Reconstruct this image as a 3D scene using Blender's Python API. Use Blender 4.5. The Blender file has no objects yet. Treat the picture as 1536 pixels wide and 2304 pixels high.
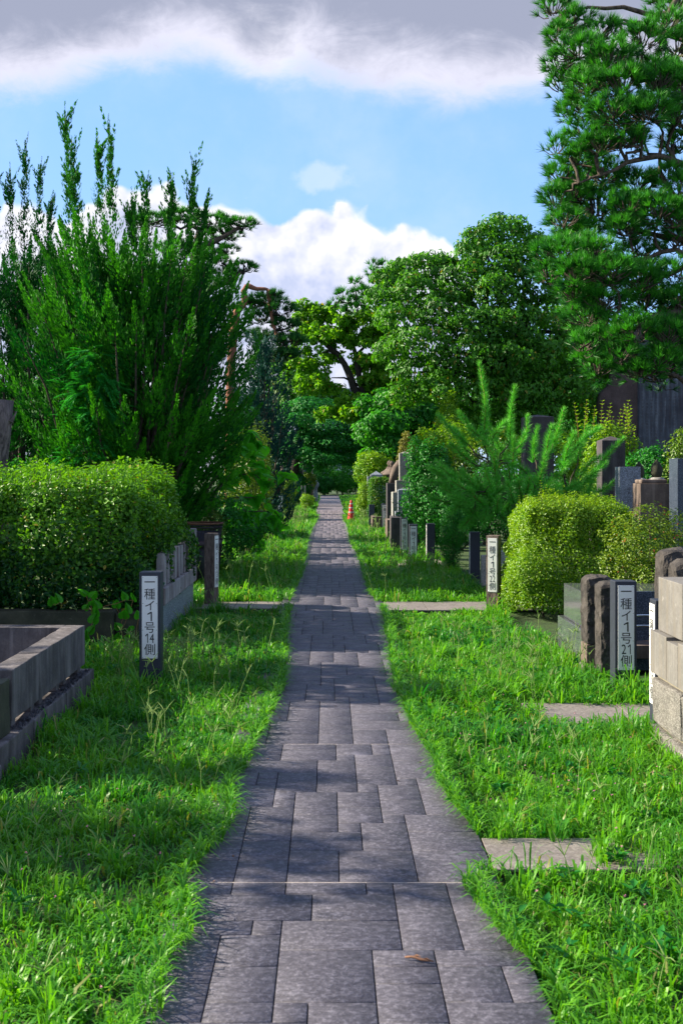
import bpy, bmesh, math, random
import numpy as np
from mathutils import Vector, noise

R = math.radians
S = bpy.context.scene
C = S.collection
rng = np.random.default_rng(7)
random.seed(7)

# ------------------------------------------------------------------ camera
F = 2400.0           # focal length in picture units (width 1536)
EYE = 1.6
cam = bpy.data.cameras.new('camera')
cam.sensor_fit = 'VERTICAL'
cam.sensor_height = 36.0
cam.sensor_width = 24.0
cam.lens = 36.0 * F / 2304.0
cam.shift_x = 28 / 2304.0
cam.shift_y = -90 / 2304.0
cam.clip_start = 0.1
cam.clip_end = 3000
cam.dof.use_dof = True
cam.dof.focus_distance = 12.0
cam.dof.aperture_fstop = 8.0
camo = bpy.data.objects.new('camera', cam)
C.objects.link(camo)
camo.location = (0, 0, EYE)
camo.rotation_euler = (R(90), 0, 0)
S.camera = camo

# ------------------------------------------------------------------ light
SUN_EL = 30.5
SUN_AZ = -80.0       # degrees from +Y (ahead) towards +X; negative = left
sd = bpy.data.lights.new('sun', 'SUN')
sd.energy = 5.0
sd.angle = R(0.5)
sd.color = (1.0, 0.88, 0.68)
sun = bpy.data.objects.new('sun', sd)
C.objects.link(sun)
sv = Vector((math.sin(R(SUN_AZ)) * math.cos(R(SUN_EL)), math.cos(R(SUN_AZ)) * math.cos(R(SUN_EL)), math.sin(R(SUN_EL))))
sun.rotation_euler = sv.to_track_quat('Z', 'Y').to_euler()
sun.location = (-20, 10, 20)

S.view_settings.view_transform = 'Standard'
S.view_settings.look = 'None'
S.view_settings.exposure = 1.3
S.view_settings.gamma = 1
S.view_settings.use_curve_mapping = False
S.render.engine = 'CYCLES'
cy = S.cycles
cy.use_denoising = True
cy.max_bounces = 7
cy.diffuse_bounces = 4
cy.glossy_bounces = 2
cy.transmission_bounces = 4
cy.transparent_max_bounces = 4
cy.sample_clamp_indirect = 6.0
cy.caustics_reflective = False
cy.caustics_refractive = False


# ------------------------------------------------------------------ node helper
class NT:
    def __init__(s, tree):
        s.t = tree
        s.n = tree.nodes
        s.l = tree.links

    def new(s, kind, **kw):
        nd = s.n.new(kind)
        for k, v in kw.items():
            if k.startswith('i_'):
                key = k[2:]
                key = int(key) if key.isdigit() else key.replace('_', ' ')
                s.set(nd.inputs[key], v)
            else:
                setattr(nd, k, v)
        return nd

    def set(s, sock, v):
        if isinstance(v, bpy.types.NodeSocket):
            s.l.new(v, sock)
        else:
            sock.default_value = v

    def m(s, op, a, b=0.0, c=0.0, clamp=False):
        nd = s.n.new('ShaderNodeMath')
        nd.operation = op
        nd.use_clamp = clamp
        s.set(nd.inputs[0], a)
        s.set(nd.inputs[1], b)
        s.set(nd.inputs[2], c)
        return nd.outputs[0]

    def mapr(s, v, a, b, c=0.0, d=1.0, smooth=False):
        nd = s.n.new('ShaderNodeMapRange')
        if smooth:
            nd.interpolation_type = 'SMOOTHSTEP'
        s.set(nd.inputs[0], v)
        for i, x in enumerate((a, b, c, d)):
            s.set(nd.inputs[i + 1], x)
        return nd.outputs[0]

    def mix(s, f, a, b, blend='MIX'):
        nd = s.n.new('ShaderNodeMix')
        nd.data_type = 'RGBA'
        nd.blend_type = blend
        s.set(nd.inputs[0], f)
        for k, v in ((6, a), (7, b)):
            if isinstance(v, tuple) and len(v) == 3:
                v = (*v, 1)
            s.set(nd.inputs[k], v)
        return nd.outputs[2]

    def noise(s, vec, scale, detail=4, rough=0.55, dist=0.0):
        nd = s.n.new('ShaderNodeTexNoise')
        s.set(nd.inputs['Vector'], vec)
        nd.inputs['Scale'].default_value = scale
        nd.inputs['Detail'].default_value = detail
        nd.inputs['Roughness'].default_value = rough
        nd.inputs['Distortion'].default_value = dist
        return nd.outputs[0]

    def xyz(s, x, y, z):
        nd = s.n.new('ShaderNodeCombineXYZ')
        s.set(nd.inputs[0], x)
        s.set(nd.inputs[1], y)
        s.set(nd.inputs[2], z)
        return nd.outputs[0]

    def curve(s, v, pts):
        """piecewise curve of v; pts in real units"""
        xs = [p[0] for p in pts]
        x0, x1 = xs[0], xs[-1]
        nd = s.n.new('ShaderNodeFloatCurve')
        cm = nd.mapping
        c = cm.curves[0]
        for k, (x, y) in enumerate(pts):
            u = (x - x0) / (x1 - x0)
            if k == 0:
                c.points[0].location = (u, y)
            elif k == len(pts) - 1:
                c.points[len(c.points) - 1].location = (u, y)
            else:
                c.points.new(u, y)
        cm.update()
        s.set(nd.inputs[1], s.mapr(v, x0, x1))
        return nd.outputs[0]


# ------------------------------------------------------------------ world
W = bpy.data.worlds.new('World')
S.world = W
W.use_nodes = True
w = NT(W.node_tree)
w.n.clear()
tc = w.new('ShaderNodeTexCoord')
sep = w.new('ShaderNodeSeparateXYZ', i_0=tc.outputs['Generated'])
dx, dy, dz = sep.outputs
az = w.m('ARCTAN2', dx, dy)
hor = w.m('SQRT', w.m('ADD', w.m('MULTIPLY', dx, dx), w.m('MULTIPLY', dy, dy)))
tv = w.m('DIVIDE', dz, w.m('MAXIMUM', hor, 0.02))       # tangent of the elevation
p2 = w.xyz(az, tv, 0.0)
sky = w.new('ShaderNodeTexSky', sky_type='NISHITA', sun_disc=False, sun_elevation=R(SUN_EL), sun_rotation=R(SUN_AZ),
            air_density=1.0, dust_density=0.3, ozone_density=1.6)
# a slight billow distortion shared by the clouds
n1 = w.noise(p2, 9.0, 5, 0.55)
n2 = w.noise(p2, 30.0, 6, 0.6)
vor = w.new('ShaderNodeTexVoronoi', feature='SMOOTH_F1', i_Vector=w.xyz(w.m('ADD', az, w.m('MULTIPLY', n2, 0.03)), w.m('ADD', tv, w.m('MULTIPLY', n1, 0.03)), 0.0), i_Scale=22.0)
vor.inputs['Smoothness'].default_value = 0.25
vor2 = w.new('ShaderNodeTexVoronoi', feature='SMOOTH_F1', i_Vector=w.xyz(w.m('ADD', az, w.m('MULTIPLY', n2, 0.02)), w.m('ADD', tv, 0.37), 0.0), i_Scale=55.0)
bil = w.m('SUBTRACT', 0.35, vor.outputs[0])
bil2 = w.m('SUBTRACT', 0.35, vor2.outputs[0])


def a_(px):
    return math.atan((px - 740) / F)


def t_(px, py):
    return (1062 - py) / F * math.cos(a_(px))


top = [(-200, 470), (0, 455), (90, 440), (180, 465), (260, 412), (340, 398), (420, 418), (480, 434), (560, 440), (640, 470), (700, 455), (760, 455), (810, 464), (860, 486), (930, 484), (985, 510), (1030, 548), (1080, 600), (1150, 700), (1300, 800), (1700, 760)]
T = w.curve(az, [(a_(x), t_(x, y)) for x, y in top])
edge = w.m('ADD', w.m('SUBTRACT', T, tv), w.m('ADD', w.m('MULTIPLY', bil, 0.022), w.m('ADD', w.m('MULTIPLY', bil2, 0.022), w.m('MULTIPLY', w.m('SUBTRACT', n2, 0.5), 0.020))))
cum = w.m('MULTIPLY', w.mapr(edge, 0.0, 0.010, smooth=True), w.mapr(az, a_(1130), a_(1000), 0.0, 1.0, True))
cum_far = w.m('MULTIPLY', w.mapr(edge, 0.0, 0.02, smooth=True), w.mapr(az, a_(1500), a_(1800), 0.0, 1.0, True))
cum = w.m('MAXIMUM', cum, cum_far)
# light and shade within the cumulus: white where it faces the sun high on the left, violet-blue in its folds and lower part
fold = w.noise(w.xyz(w.m('ADD', az, 0.012), w.m('SUBTRACT', tv, 0.012), 0.0), 9.0, 5, 0.55)
rel = w.m('MULTIPLY', w.m('SUBTRACT', n1, fold), 5.5)
deep = w.mapr(edge, 0.0, 0.085, 1.0, 0.18, True)
litf = w.m('ADD', w.m('ADD', deep, rel), w.m('MULTIPLY', w.m('SUBTRACT', n1, 0.5), 1.6), clamp=True)
ccol = w.mix(litf, (3.5, 3.9, 5.3), (6.1, 6.05, 6.5))
# the grey deck overhead
low = [(-300, 260), (0, 262), (100, 246), (200, 215), (300, 190), (420, 182), (500, 205), (600, 226), (680, 205), (760, 222), (860, 250), (950, 268), (1050, 275), (1150, 262), (1300, 240), (1700, 230)]
D = w.curve(az, [(a_(x), t_(x, y)) for x, y in low])
n3 = w.noise(p2, 5.0, 6, 0.6)
n5 = w.noise(w.xyz(w.m('MULTIPLY', az, 0.55), tv, 0.3), 26.0, 8, 0.68, 0.6)
dd = w.m('ADD', w.m('SUBTRACT', tv, D), w.m('ADD', w.m('MULTIPLY', w.m('SUBTRACT', n3, 0.5), 0.05), w.m('MULTIPLY', w.m('SUBTRACT', n5, 0.5), 0.042)))
deck = w.mapr(dd, 0.0, 0.040, smooth=True)
n4 = w.noise(w.xyz(w.m('DIVIDE', dx, w.m('MAXIMUM', dz, 0.1)), w.m('DIVIDE', dy, w.m('MAXIMUM', dz, 0.1)), 0.0), 0.55, 5, 0.6)
brk = w.m('MAXIMUM', w.mapr(n4, 0.40, 0.56, smooth=True), w.mapr(tv, 0.5, 0.75, 1.0, 0.0, True))
deck = w.m('MULTIPLY', deck, brk)
shade = w.mapr(w.m('ADD', dd, w.m('ADD', w.m('MULTIPLY', w.m('SUBTRACT', n3, 0.5), 0.10), w.m('MULTIPLY', w.m('SUBTRACT', n5, 0.5), 0.030))), 0.02, 0.085, smooth=True)
br = w.m('MULTIPLY', w.mapr(w.m('ABSOLUTE', w.m('SUBTRACT', az, a_(590))), 0.0, 0.055, 1.0, 0.0, True), w.mapr(n1, 0.35, 0.6))
edgec = w.mix(br, (4.9, 4.9, 5.8), (6.0, 5.95, 6.6))
dcol = w.mix(shade, edgec, (2.2, 2.4, 3.2))
# small wisp
ws = w.m('ADD', w.m('POWER', w.m('DIVIDE', w.m('SUBTRACT', az, a_(732)), 0.026), 2.0), w.m('POWER', w.m('DIVIDE', w.m('SUBTRACT', tv, t_(732, 402)), 0.012), 2.0))
wisp = w.m('MULTIPLY', w.mapr(w.m('ADD', ws, w.m('MULTIPLY', w.m('SUBTRACT', n2, 0.5), 5.5)), 0.0, 1.8, 0.33, 0.0, True), 1.0)
veil = w.mapr(n3, 0.38, 0.75, 0.06, 0.34, True)
base = w.mix(1.0, sky.outputs[0], (0.86, 0.98, 1.12), 'MULTIPLY')
base = w.mix(0.55, base, (2.0, 4.15, 8.2))
c0 = w.mix(veil, base, (4.8, 5.3, 6.9))
c1 = w.mix(w.m('MAXIMUM', wisp, 0.0), c0, (5.6, 5.8, 6.9))
c2 = w.mix(cum, c1, ccol)
c3 = w.mix(deck, c2, dcol)
bg = w.new('ShaderNodeBackground', i_Color=c3, i_Strength=0.074)
out = w.new('ShaderNodeOutputWorld', i_Surface=bg.outputs[0])
W.cycles.sampling_method = 'MANUAL'
W.cycles.sample_map_resolution = 512


# ------------------------------------------------------------------ materials
def mat(name):
    m = bpy.data.materials.new(name)
    m.use_nodes = True
    t = NT(m.node_tree)
    t.n.clear()
    o = t.new('ShaderNodeOutputMaterial')
    return m, t, o


def leaf_mat(name, a, b, trans=0.35, rough=0.5, spec=0.3, old=None, hue=(0.72, 1.12, 1.25)):
    """a..b: the range of leaf colours, picked leaf by leaf"""
    m, t, o = mat(name)
    a = tuple(x * k for x, k in zip(a, hue))
    b = tuple(min(.6, x * k) for x, k in zip(b, hue))
    at = t.new('ShaderNodeAttribute', attribute_name='tint')
    col = t.mix(at.outputs['Fac'], a, b)
    if old:
        col = t.mix(t.mapr(at.outputs['Fac'], 0.93, 0.97), col, old)
    p = t.new('ShaderNodeBsdfPrincipled', i_Base_Color=col, i_Roughness=rough)
    p.inputs['Specular IOR Level'].default_value = spec
    tcol = t.mix(1.0, col, (1.45, 1.35, 0.40), 'MULTIPLY')
    tr = t.new('ShaderNodeBsdfTranslucent', i_Color=tcol)
    mx = t.new('ShaderNodeMixShader', i_0=trans, i_1=p.outputs[0], i_2=tr.outputs[0])
    t.l.new(mx.outputs[0], o.inputs[0])
    return m


def stone_mat(name, a, b, scale=6.0, speck=0.0, rough=0.85, streak=0.0, bump=0.3, spec=0.3, dirt=(0.05, 0.045, 0.04), dirt_amt=0.5, fine=60.0):
    m, t, o = mat(name)
    g = t.new('ShaderNodeNewGeometry')
    pos = g.outputs['Position']
    sp = t.new('ShaderNodeSeparateXYZ', i_0=pos)
    n = t.noise(pos, scale, 6, 0.6)
    col = t.mix(t.mapr(n, 0.35, 0.65), a, b)
    fn = t.noise(pos, fine, 3, 0.7)
    col = t.mix(t.mapr(fn, 0.3, 0.7, 0.0, 0.35), col, tuple(x * 0.45 for x in a))
    if speck:
        v = t.new('ShaderNodeTexVoronoi', i_Vector=pos, i_Scale=220.0)
        sc = t.new('ShaderNodeSeparateColor', i_0=v.outputs['Color'])
        col = t.mix(t.mapr(sc.outputs[0], 0.72, 0.8, 0.0, speck), col, tuple(min(0.75, x * 2.6 + 0.1) for x in a))
        col = t.mix(t.mapr(sc.outputs[1], 0.75, 0.8, 0.0, speck), col, tuple(x * 0.25 for x in a))
    st = t.noise(t.xyz(t.m('MULTIPLY', sp.outputs[0], 14.0), t.m('MULTIPLY', sp.outputs[1], 14.0), t.m('MULTIPLY', sp.outputs[2], 1.1)), 1.0, 5, 0.6)
    col = t.mix(t.mapr(st, 0.5, 0.72, 0.0, dirt_amt if streak else dirt_amt * 0.4), col, dirt)
    if streak:
        col = t.mix(t.mapr(st, 0.47, 0.28, 0.0, streak), col, tuple(min(1, x * 1.8 + 0.06) for x in b))
    lich = t.noise(pos, 17.0, 5, 0.7)
    col = t.mix(t.mapr(lich, 0.62, 0.72, 0.0, 0.45), col, tuple(min(0.6, x * 1.4 + 0.05) for x in b))
    p = t.new('ShaderNodeBsdfPrincipled', i_Base_Color=col, i_Roughness=rough)
    p.inputs['Specular IOR Level'].default_value = spec
    if bump:
        bn = t.new('ShaderNodeBump', i_Strength=bump, i_Distance=0.01, i_Height=t.m('ADD', t.noise(pos, fine, 5, 0.7), t.m('MULTIPLY', t.noise(pos, scale * 2, 4), 1.5)))
        t.l.new(bn.outputs[0], p.inputs['Normal'])
    t.l.new(p.outputs[0], o.inputs[0])
    return m


def plain(name, col, rough=0.5, metal=0.0, spec=0.5, var=0.15, scale=30):
    m, t, o = mat(name)
    g = t.new('ShaderNodeNewGeometry')
    n = t.noise(g.outputs['Position'], scale, 4, 0.6)
    c = t.mix(t.mapr(n, 0.35, 0.7, 0.0, var), col, tuple(x * 0.35 for x in col))
    p = t.new('ShaderNodeBsdfPrincipled', i_Base_Color=c, i_Roughness=rough, i_Metallic=metal)
    p.inputs['Specular IOR Level'].default_value = spec
    t.l.new(p.outputs[0], o.inputs[0])
    return m


def bark_mat(name, a, b, scale=9.0):
    m, t, o = mat(name)
    g = t.new('ShaderNodeNewGeometry')
    sp = t.new('ShaderNodeSeparateXYZ', i_0=g.outputs['Position'])
    v = t.xyz(sp.outputs[0], sp.outputs[1], t.m('MULTIPLY', sp.outputs[2], 0.3))
    n = t.noise(v, scale * 2.4, 6, 0.7, 0.6)
    col = t.mix(t.mapr(n, 0.38, 0.62), a, b)
    p = t.new('ShaderNodeBsdfPrincipled', i_Base_Color=col, i_Roughness=0.95)
    bn = t.new('ShaderNodeBump', i_Strength=0.9, i_Distance=0.03, i_Height=n)
    t.l.new(bn.outputs[0], p.inputs['Normal'])
    t.l.new(p.outputs[0], o.inputs[0])
    return m


M = {}
M['grass'] = leaf_mat('grass_blades', (0.018, 0.165, 0.022), (0.20, 0.44, 0.016), 0.45, 0.42, 0.35, old=(0.27, 0.30, 0.09), hue=(.88, 1.08, 1.1))
M['straw'] = leaf_mat('grass_seed_heads', (0.20, 0.34, 0.10), (0.36, 0.44, 0.17), 0.35, 0.6, 0.2, hue=(.9, 1, 1))
M['cypress'] = leaf_mat('cypress_sprays', (0.005, 0.075, 0.010), (0.17, 0.52, 0.010), 0.25, 0.6, 0.2)
M['cypress_dark'] = leaf_mat('cypress_dark_sprays', (0.004, 0.065, 0.012), (0.045, 0.25, 0.012), 0.2, 0.6, 0.2)
M['false_cypress'] = leaf_mat('false_cypress_fans', (0.008, 0.13, 0.022), (0.06, 0.36, 0.045), 0.3, 0.55, 0.25)
M['bluegreen'] = leaf_mat('blue_green_needles', (0.012, 0.055, 0.045), (0.05, 0.13, 0.10), 0.15, 0.6, 0.2)
M['hedge'] = leaf_mat('hedge_leaves', (0.005, 0.070, 0.016), (0.15, 0.39, 0.015), 0.33, 0.42, 0.35, old=(0.28, 0.26, 0.03), hue=(1.0, 1.03, .9))
M['hedge_lime'] = leaf_mat('lime_hedge_leaves', (0.065, 0.20, 0.010), (0.27, 0.44, 0.02), 0.38, 0.4, 0.4, hue=(1.0, 1.03, .9))
M['fine'] = leaf_mat('fine_bush_needles', (0.03, 0.16, 0.015), (0.10, 0.30, 0.03), 0.3, 0.6, 0.2)
M['azalea'] = leaf_mat('azalea_leaves', (0.045, 0.12, 0.010), (0.21, 0.31, 0.015), 0.3, 0.4, 0.4, old=(0.30, 0.09, 0.03), hue=(1.0, 1.03, .9))
M['big_leaf'] = leaf_mat('big_soft_leaves', (0.05, 0.28, 0.012), (0.14, 0.46, 0.020), 0.45, 0.38, 0.4)
M['photinia'] = leaf_mat('shrub_leaves', (0.04, 0.13, 0.012), (0.18, 0.30, 0.02), 0.35, 0.35, 0.5, old=(0.35, 0.20, 0.03), hue=(1.0, 1.03, .9))
M['camellia'] = leaf_mat('glossy_dark_leaves', (0.012, 0.10, 0.015), (0.05, 0.24, 0.02), 0.3, 0.45, 0.3)
M['bright'] = leaf_mat('bright_shrub_leaves', (0.08, 0.25, 0.015), (0.26, 0.42, 0.02), 0.45, 0.4, 0.4, hue=(1.0, 1.03, .9))
M['tan'] = leaf_mat('tan_bush_leaves', (0.13, 0.15, 0.04), (0.28, 0.28, 0.09), 0.3, 0.5, 0.2, hue=(1.0, 1.03, .9))
M['pine'] = leaf_mat('pine_needles', (0.006, 0.060, 0.014), (0.11, 0.38, 0.022), 0.25, 0.45, 0.3, old=(0.22, 0.18, 0.04))
M['pine_young'] = leaf_mat('young_pine_needles', (0.07, 0.34, 0.035), (0.26, 0.55, 0.06), 0.28, 0.42, 0.3)
M['pine_far'] = leaf_mat('far_pine_needles', (0.015, 0.075, 0.022), (0.05, 0.17, 0.03), 0.2, 0.6, 0.2)
M['tree'] = leaf_mat('broadleaf_leaves', (0.030, 0.13, 0.012), (0.125, 0.34, 0.022), 0.42, 0.42, 0.3, old=(0.25, 0.24, 0.03), hue=(.85, 1.06, 1.0))
M['tree_light'] = leaf_mat('light_tree_leaves', (0.075, 0.24, 0.012), (0.22, 0.46, 0.025), 0.55, 0.45, 0.3, old=(0.38, 0.30, 0.04), hue=(.9, 1, 1))
M['tree_dark'] = leaf_mat('dark_tree_leaves', (0.022, 0.14, 0.018), (0.10, 0.32, 0.025), 0.45, 0.45, 0.3)
M['maple'] = leaf_mat('maple_leaves', (0.014, 0.13, 0.024), (0.06, 0.26, 0.035), 0.35, 0.5, 0.3)
M['bark'] = bark_mat('brown_bark', (0.035, 0.028, 0.022), (0.13, 0.10, 0.075))
M['bark_dark'] = bark_mat('dark_bark', (0.012, 0.010, 0.009), (0.038, 0.031, 0.026))
M['bark_red'] = bark_mat('red_pine_bark', (0.16, 0.06, 0.035), (0.38, 0.17, 0.11))
M['bark_grey'] = bark_mat('weathered_trunk', (0.05, 0.04, 0.045), (0.20, 0.16, 0.16))
M['twig'] = plain('shoot_stem', (0.22, 0.12, 0.045), 0.8)
M['bud'] = plain('pine_bud', (0.55, 0.42, 0.32), 0.8)
M['granite_blue'] = stone_mat('blue_grey_granite', (0.17, 0.20, 0.25), (0.24, 0.27, 0.32), 4, speck=0.8, rough=0.5, dirt_amt=0.3)
M['granite_dark'] = stone_mat('dark_blue_granite', (0.03, 0.045, 0.075), (0.05, 0.07, 0.11), 4, speck=0.6, rough=0.3, dirt_amt=0.2)
M['granite_light'] = stone_mat('light_grey_granite', (0.25, 0.25, 0.24), (0.36, 0.35, 0.33), 5, speck=0.5, streak=0.2)
M['stone_brown'] = stone_mat('brown_weathered_stone', (0.10, 0.075, 0.065), (0.19, 0.15, 0.13), 5, streak=0.3)
M['stone_black'] = stone_mat('black_rough_stone', (0.035, 0.033, 0.034), (0.10, 0.09, 0.085), 9, bump=1.0, fine=35, rough=0.95)
M['stone_dark'] = stone_mat('dark_gravestone', (0.055, 0.05, 0.06), (0.10, 0.09, 0.10), 5, streak=0.3)
M['stone_plot'] = stone_mat('plot_kerb_stone', (0.075, 0.070, 0.078), (0.16, 0.145, 0.15), 5, streak=0.45, dirt=(0.035, 0.03, 0.03), dirt_amt=0.75)
M['stone_moss'] = stone_mat('mossy_kerb_stone', (0.04, 0.045, 0.03), (0.08, 0.082, 0.055), 6, dirt_amt=0.7)
M['stone_fence'] = stone_mat('stone_fence', (0.26, 0.24, 0.26), (0.40, 0.37, 0.38), 5, streak=0.3, dirt=(0.09, 0.04, 0.045), dirt_amt=0.9)
M['concrete'] = stone_mat('pale_concrete', (0.155, 0.152, 0.150), (0.23, 0.222, 0.215), 4, streak=0.15, dirt=(0.18, 0.15, 0.11), dirt_amt=0.5, bump=0.15)
M['granite_rough'] = stone_mat('rough_granite', (0.14, 0.136, 0.13), (0.225, 0.215, 0.20), 8, speck=0.5, bump=0.9, fine=45, dirt=(0.12, 0.10, 0.08), dirt_amt=0.5)
M['mortar'] = stone_mat('mortar_strip', (0.25, 0.23, 0.17), (0.32, 0.29, 0.22), 8, dirt_amt=0.3)
M['polished'] = stone_mat('polished_granite', (0.06, 0.07, 0.08), (0.09, 0.10, 0.11), 3, speck=0.4, rough=0.08, bump=0.0, dirt_amt=0.0, spec=0.8)
M['monument'] = stone_mat('monument_face', (0.055, 0.065, 0.09), (0.11, 0.125, 0.16), 3, streak=0.55, dirt=(0.04, 0.035, 0.05), dirt_amt=0.8)
M['monument_back'] = stone_mat('monument_rock', (0.07, 0.05, 0.05), (0.13, 0.095, 0.09), 3, dirt_amt=0.6, bump=0.6)
M['post_navy'] = plain('dark_painted_post', (0.025, 0.032, 0.055), 0.55, var=0.4)
M['post_brown'] = bark_mat('weathered_post', (0.075, 0.055, 0.05), (0.20, 0.16, 0.14), 14)
M['plate'] = plain('white_plate', (0.78, 0.79, 0.81), 0.35, var=0.12, scale=9)
M['ink'] = plain('black_lettering', (0.012, 0.012, 0.016), 0.5, var=0)
M['steel'] = plain('steel', (0.65, 0.66, 0.68), 0.18, 1.0)
M['cone_red'] = plain('cone_plastic', (0.55, 0.006, 0.010), 0.4, var=0.2)
M['cone_white'] = plain('cone_band', (0.45, 0.46, 0.50), 0.3)
M['metal_dark'] = plain('dark_metal', (0.045, 0.03, 0.045), 0.55, 0.3, var=0.4)
M['rust'] = plain('rusty_metal', (0.17, 0.075, 0.045), 0.8, 0.2, var=0.6)
M['gravel'] = stone_mat('blue_gravel', (0.09, 0.10, 0.13), (0.22, 0.23, 0.27), 60, fine=150, bump=1.0, dirt_amt=0.2)
M['pink'] = plain('pink_petals', (0.62, 0.28, 0.40), 0.6)
M['dry'] = plain('dry_twig', (0.20, 0.10, 0.06), 0.8, var=0.5)
M['glass'] = plain('far_windows', (0.05, 0.10, 0.22), 0.15)
M['wall_far'] = plain('far_wall', (0.50, 0.56, 0.66), 0.7)
M['wall_pink'] = plain('far_plaster', (0.45, 0.36, 0.36), 0.8)


def path_mat(name, a, b, light):
    m, t, o = mat(name)
    g = t.new('ShaderNodeNewGeometry')
    pos = g.outputs['Position']
    sp = t.new('ShaderNodeSeparateXYZ', i_0=pos)
    st = t.xyz(t.m('MULTIPLY', sp.outputs[0], 5.0), t.m('MULTIPLY', sp.outputs[1], 26.0), 0.0)
    n = t.noise(pos, 2.2, 5, 0.6)
    s1 = t.noise(st, 1.5, 6, 0.75, 0.3)
    f = t.noise(pos, 55.0, 4, 0.8)
    col = t.mix(t.mapr(n, 0.3, 0.7), a, b)
    col = t.mix(t.mapr(s1, 0.50, 0.68, 0.0, 0.42), col, light)
    col = t.mix(t.mapr(f, 0.50, 0.66, 0.0, 0.75), col, light)
    col = t.mix(t.mapr(f, 0.45, 0.28, 0.0, 0.7), col, tuple(x * 0.35 for x in a))
    pt = t.noise(pos, 1.3, 6, 0.7)
    col = t.mix(t.mapr(pt, 0.60, 0.70, 0.0, 0.5), col, tuple(x * 1.25 for x in light))
    col = t.mix(t.mapr(sp.outputs[1], 16.0, 38.0, 0.0, 0.6), col, t.mix(1.0, col, (2.6, 2.3, 2.0), 'MULTIPLY'))  # paving colour lifted and warmed with distance, for a sunlit far path
    p = t.new('ShaderNodeBsdfPrincipled', i_Base_Color=col, i_Roughness=t.mapr(s1, 0.3, 0.7, 0.5, 0.7))
    p.inputs['Specular IOR Level'].default_value = 0.35
    bn = t.new('ShaderNodeBump', i_Strength=0.55, i_Distance=0.012, i_Height=t.m('ADD', t.noise(st, 2.5, 6, 0.7), t.m('MULTIPLY', f, 0.6)))
    t.l.new(bn.outputs[0], p.inputs['Normal'])
    t.l.new(p.outputs[0], o.inputs[0])
    return m


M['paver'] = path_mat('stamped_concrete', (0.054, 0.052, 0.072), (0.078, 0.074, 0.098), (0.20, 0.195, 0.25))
M['joint'] = plain('dark_joint', (0.032, 0.030, 0.036), 0.95)
M['slab'] = path_mat('plain_concrete', (0.16, 0.14, 0.135), (0.22, 0.195, 0.185), (0.34, 0.31, 0.30))
M['light_joint'] = plain('pale_joint', (0.42, 0.37, 0.34), 0.9, var=0.4)


def ground_mat():
    m, t, o = mat('soil_and_turf')
    g = t.new('ShaderNodeNewGeometry')
    pos = g.outputs['Position']
    n = t.noise(pos, 3.0, 6, 0.7)
    f = t.noise(pos, 40.0, 5, 0.75)
    col = t.mix(t.mapr(n, 0.4, 0.6), (0.022, 0.055, 0.012), (0.045, 0.095, 0.02))
    col = t.mix(t.mapr(f, 0.5, 0.7, 0, 0.7), col, (0.075, 0.055, 0.035))
    p = t.new('ShaderNodeBsdfPrincipled', i_Base_Color=col, i_Roughness=0.95)
    bn = t.new('ShaderNodeBump', i_Strength=0.8, i_Distance=0.03, i_Height=f)
    t.l.new(bn.outputs[0], p.inputs['Normal'])
    t.l.new(p.outputs[0], o.inputs[0])
    return m


M['ground'] = ground_mat()


# ------------------------------------------------------------------ mesh helpers
def tag(o, label=None, cat=None, group=None, kind=None):
    if label: o['label'] = label
    if cat: o['category'] = cat
    if group: o['group'] = group
    if kind: o['kind'] = kind
    return o


def thing(name, label, cat, loc=(0, 0, 0), rz=0.0, group=None):
    o = bpy.data.objects.new(name, None)
    C.objects.link(o)
    o.empty_display_size = 0.2
    o.location = loc
    o.rotation_euler = (0, 0, rz)
    return tag(o, label, cat, group)


def link(name, me, parent=None, loc=(0, 0, 0), rot=(0, 0, 0), scale=(1, 1, 1)):
    o = bpy.data.objects.new(name, me)
    C.objects.link(o)
    o.location, o.rotation_euler, o.scale = loc, rot, scale
    if parent: o.parent = parent
    return o


class G:
    """collects vertices, faces and a per-vertex tint, builds one mesh"""
    def __init__(s):
        s.v, s.t, s.q, s.n, s.c = [], [], [], 0, []

    def add(s, v, tris=None, quads=None, tint=None):
        v = np.asarray(v, dtype=np.float32).reshape(-1, 3)
        s.v.append(v)
        if tris is not None and len(tris): s.t.append(np.asarray(tris, dtype=np.int64).reshape(-1, 3) + s.n)
        if quads is not None and len(quads): s.q.append(np.asarray(quads, dtype=np.int64).reshape(-1, 4) + s.n)
        s.c.append(np.full(len(v), 0.5, dtype=np.float32) if tint is None else np.broadcast_to(np.asarray(tint, dtype=np.float32), (len(v),)).copy())
        s.n += len(v)
        return s

    def mesh(s, name, m, smooth=False):
        me = bpy.data.meshes.new(name)
        v = np.concatenate(s.v)
        t = np.concatenate(s.t) if s.t else np.zeros((0, 3), dtype=np.int64)
        q = np.concatenate(s.q) if s.q else np.zeros((0, 4), dtype=np.int64)
        me.vertices.add(len(v))
        me.vertices.foreach_set('co', v.ravel())
        loops = np.concatenate([t.ravel(), q.ravel()]).astype(np.int32)
        me.loops.add(len(loops))
        me.loops.foreach_set('vertex_index', loops)
        npoly = len(t) + len(q)
        me.polygons.add(npoly)
        st = np.concatenate([np.arange(len(t)) * 3, len(t) * 3 + np.arange(len(q)) * 4]).astype(np.int32)
        me.polygons.foreach_set('loop_start', st)
        me.update(calc_edges=True)
        me.validate()
        a = me.attributes.new('tint', 'FLOAT', 'POINT')
        a.data.foreach_set('value', np.concatenate(s.c))
        me.materials.append(m)
        if smooth:
            me.shade_smooth()
        return me

    def build(s, name, m, parent=None, smooth=False, **kw):
        return link(name, s.mesh(name, m, smooth), parent, **kw)


def unit(a):
    return a / np.maximum(np.linalg.norm(a, axis=-1, keepdims=True), 1e-9)


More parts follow.
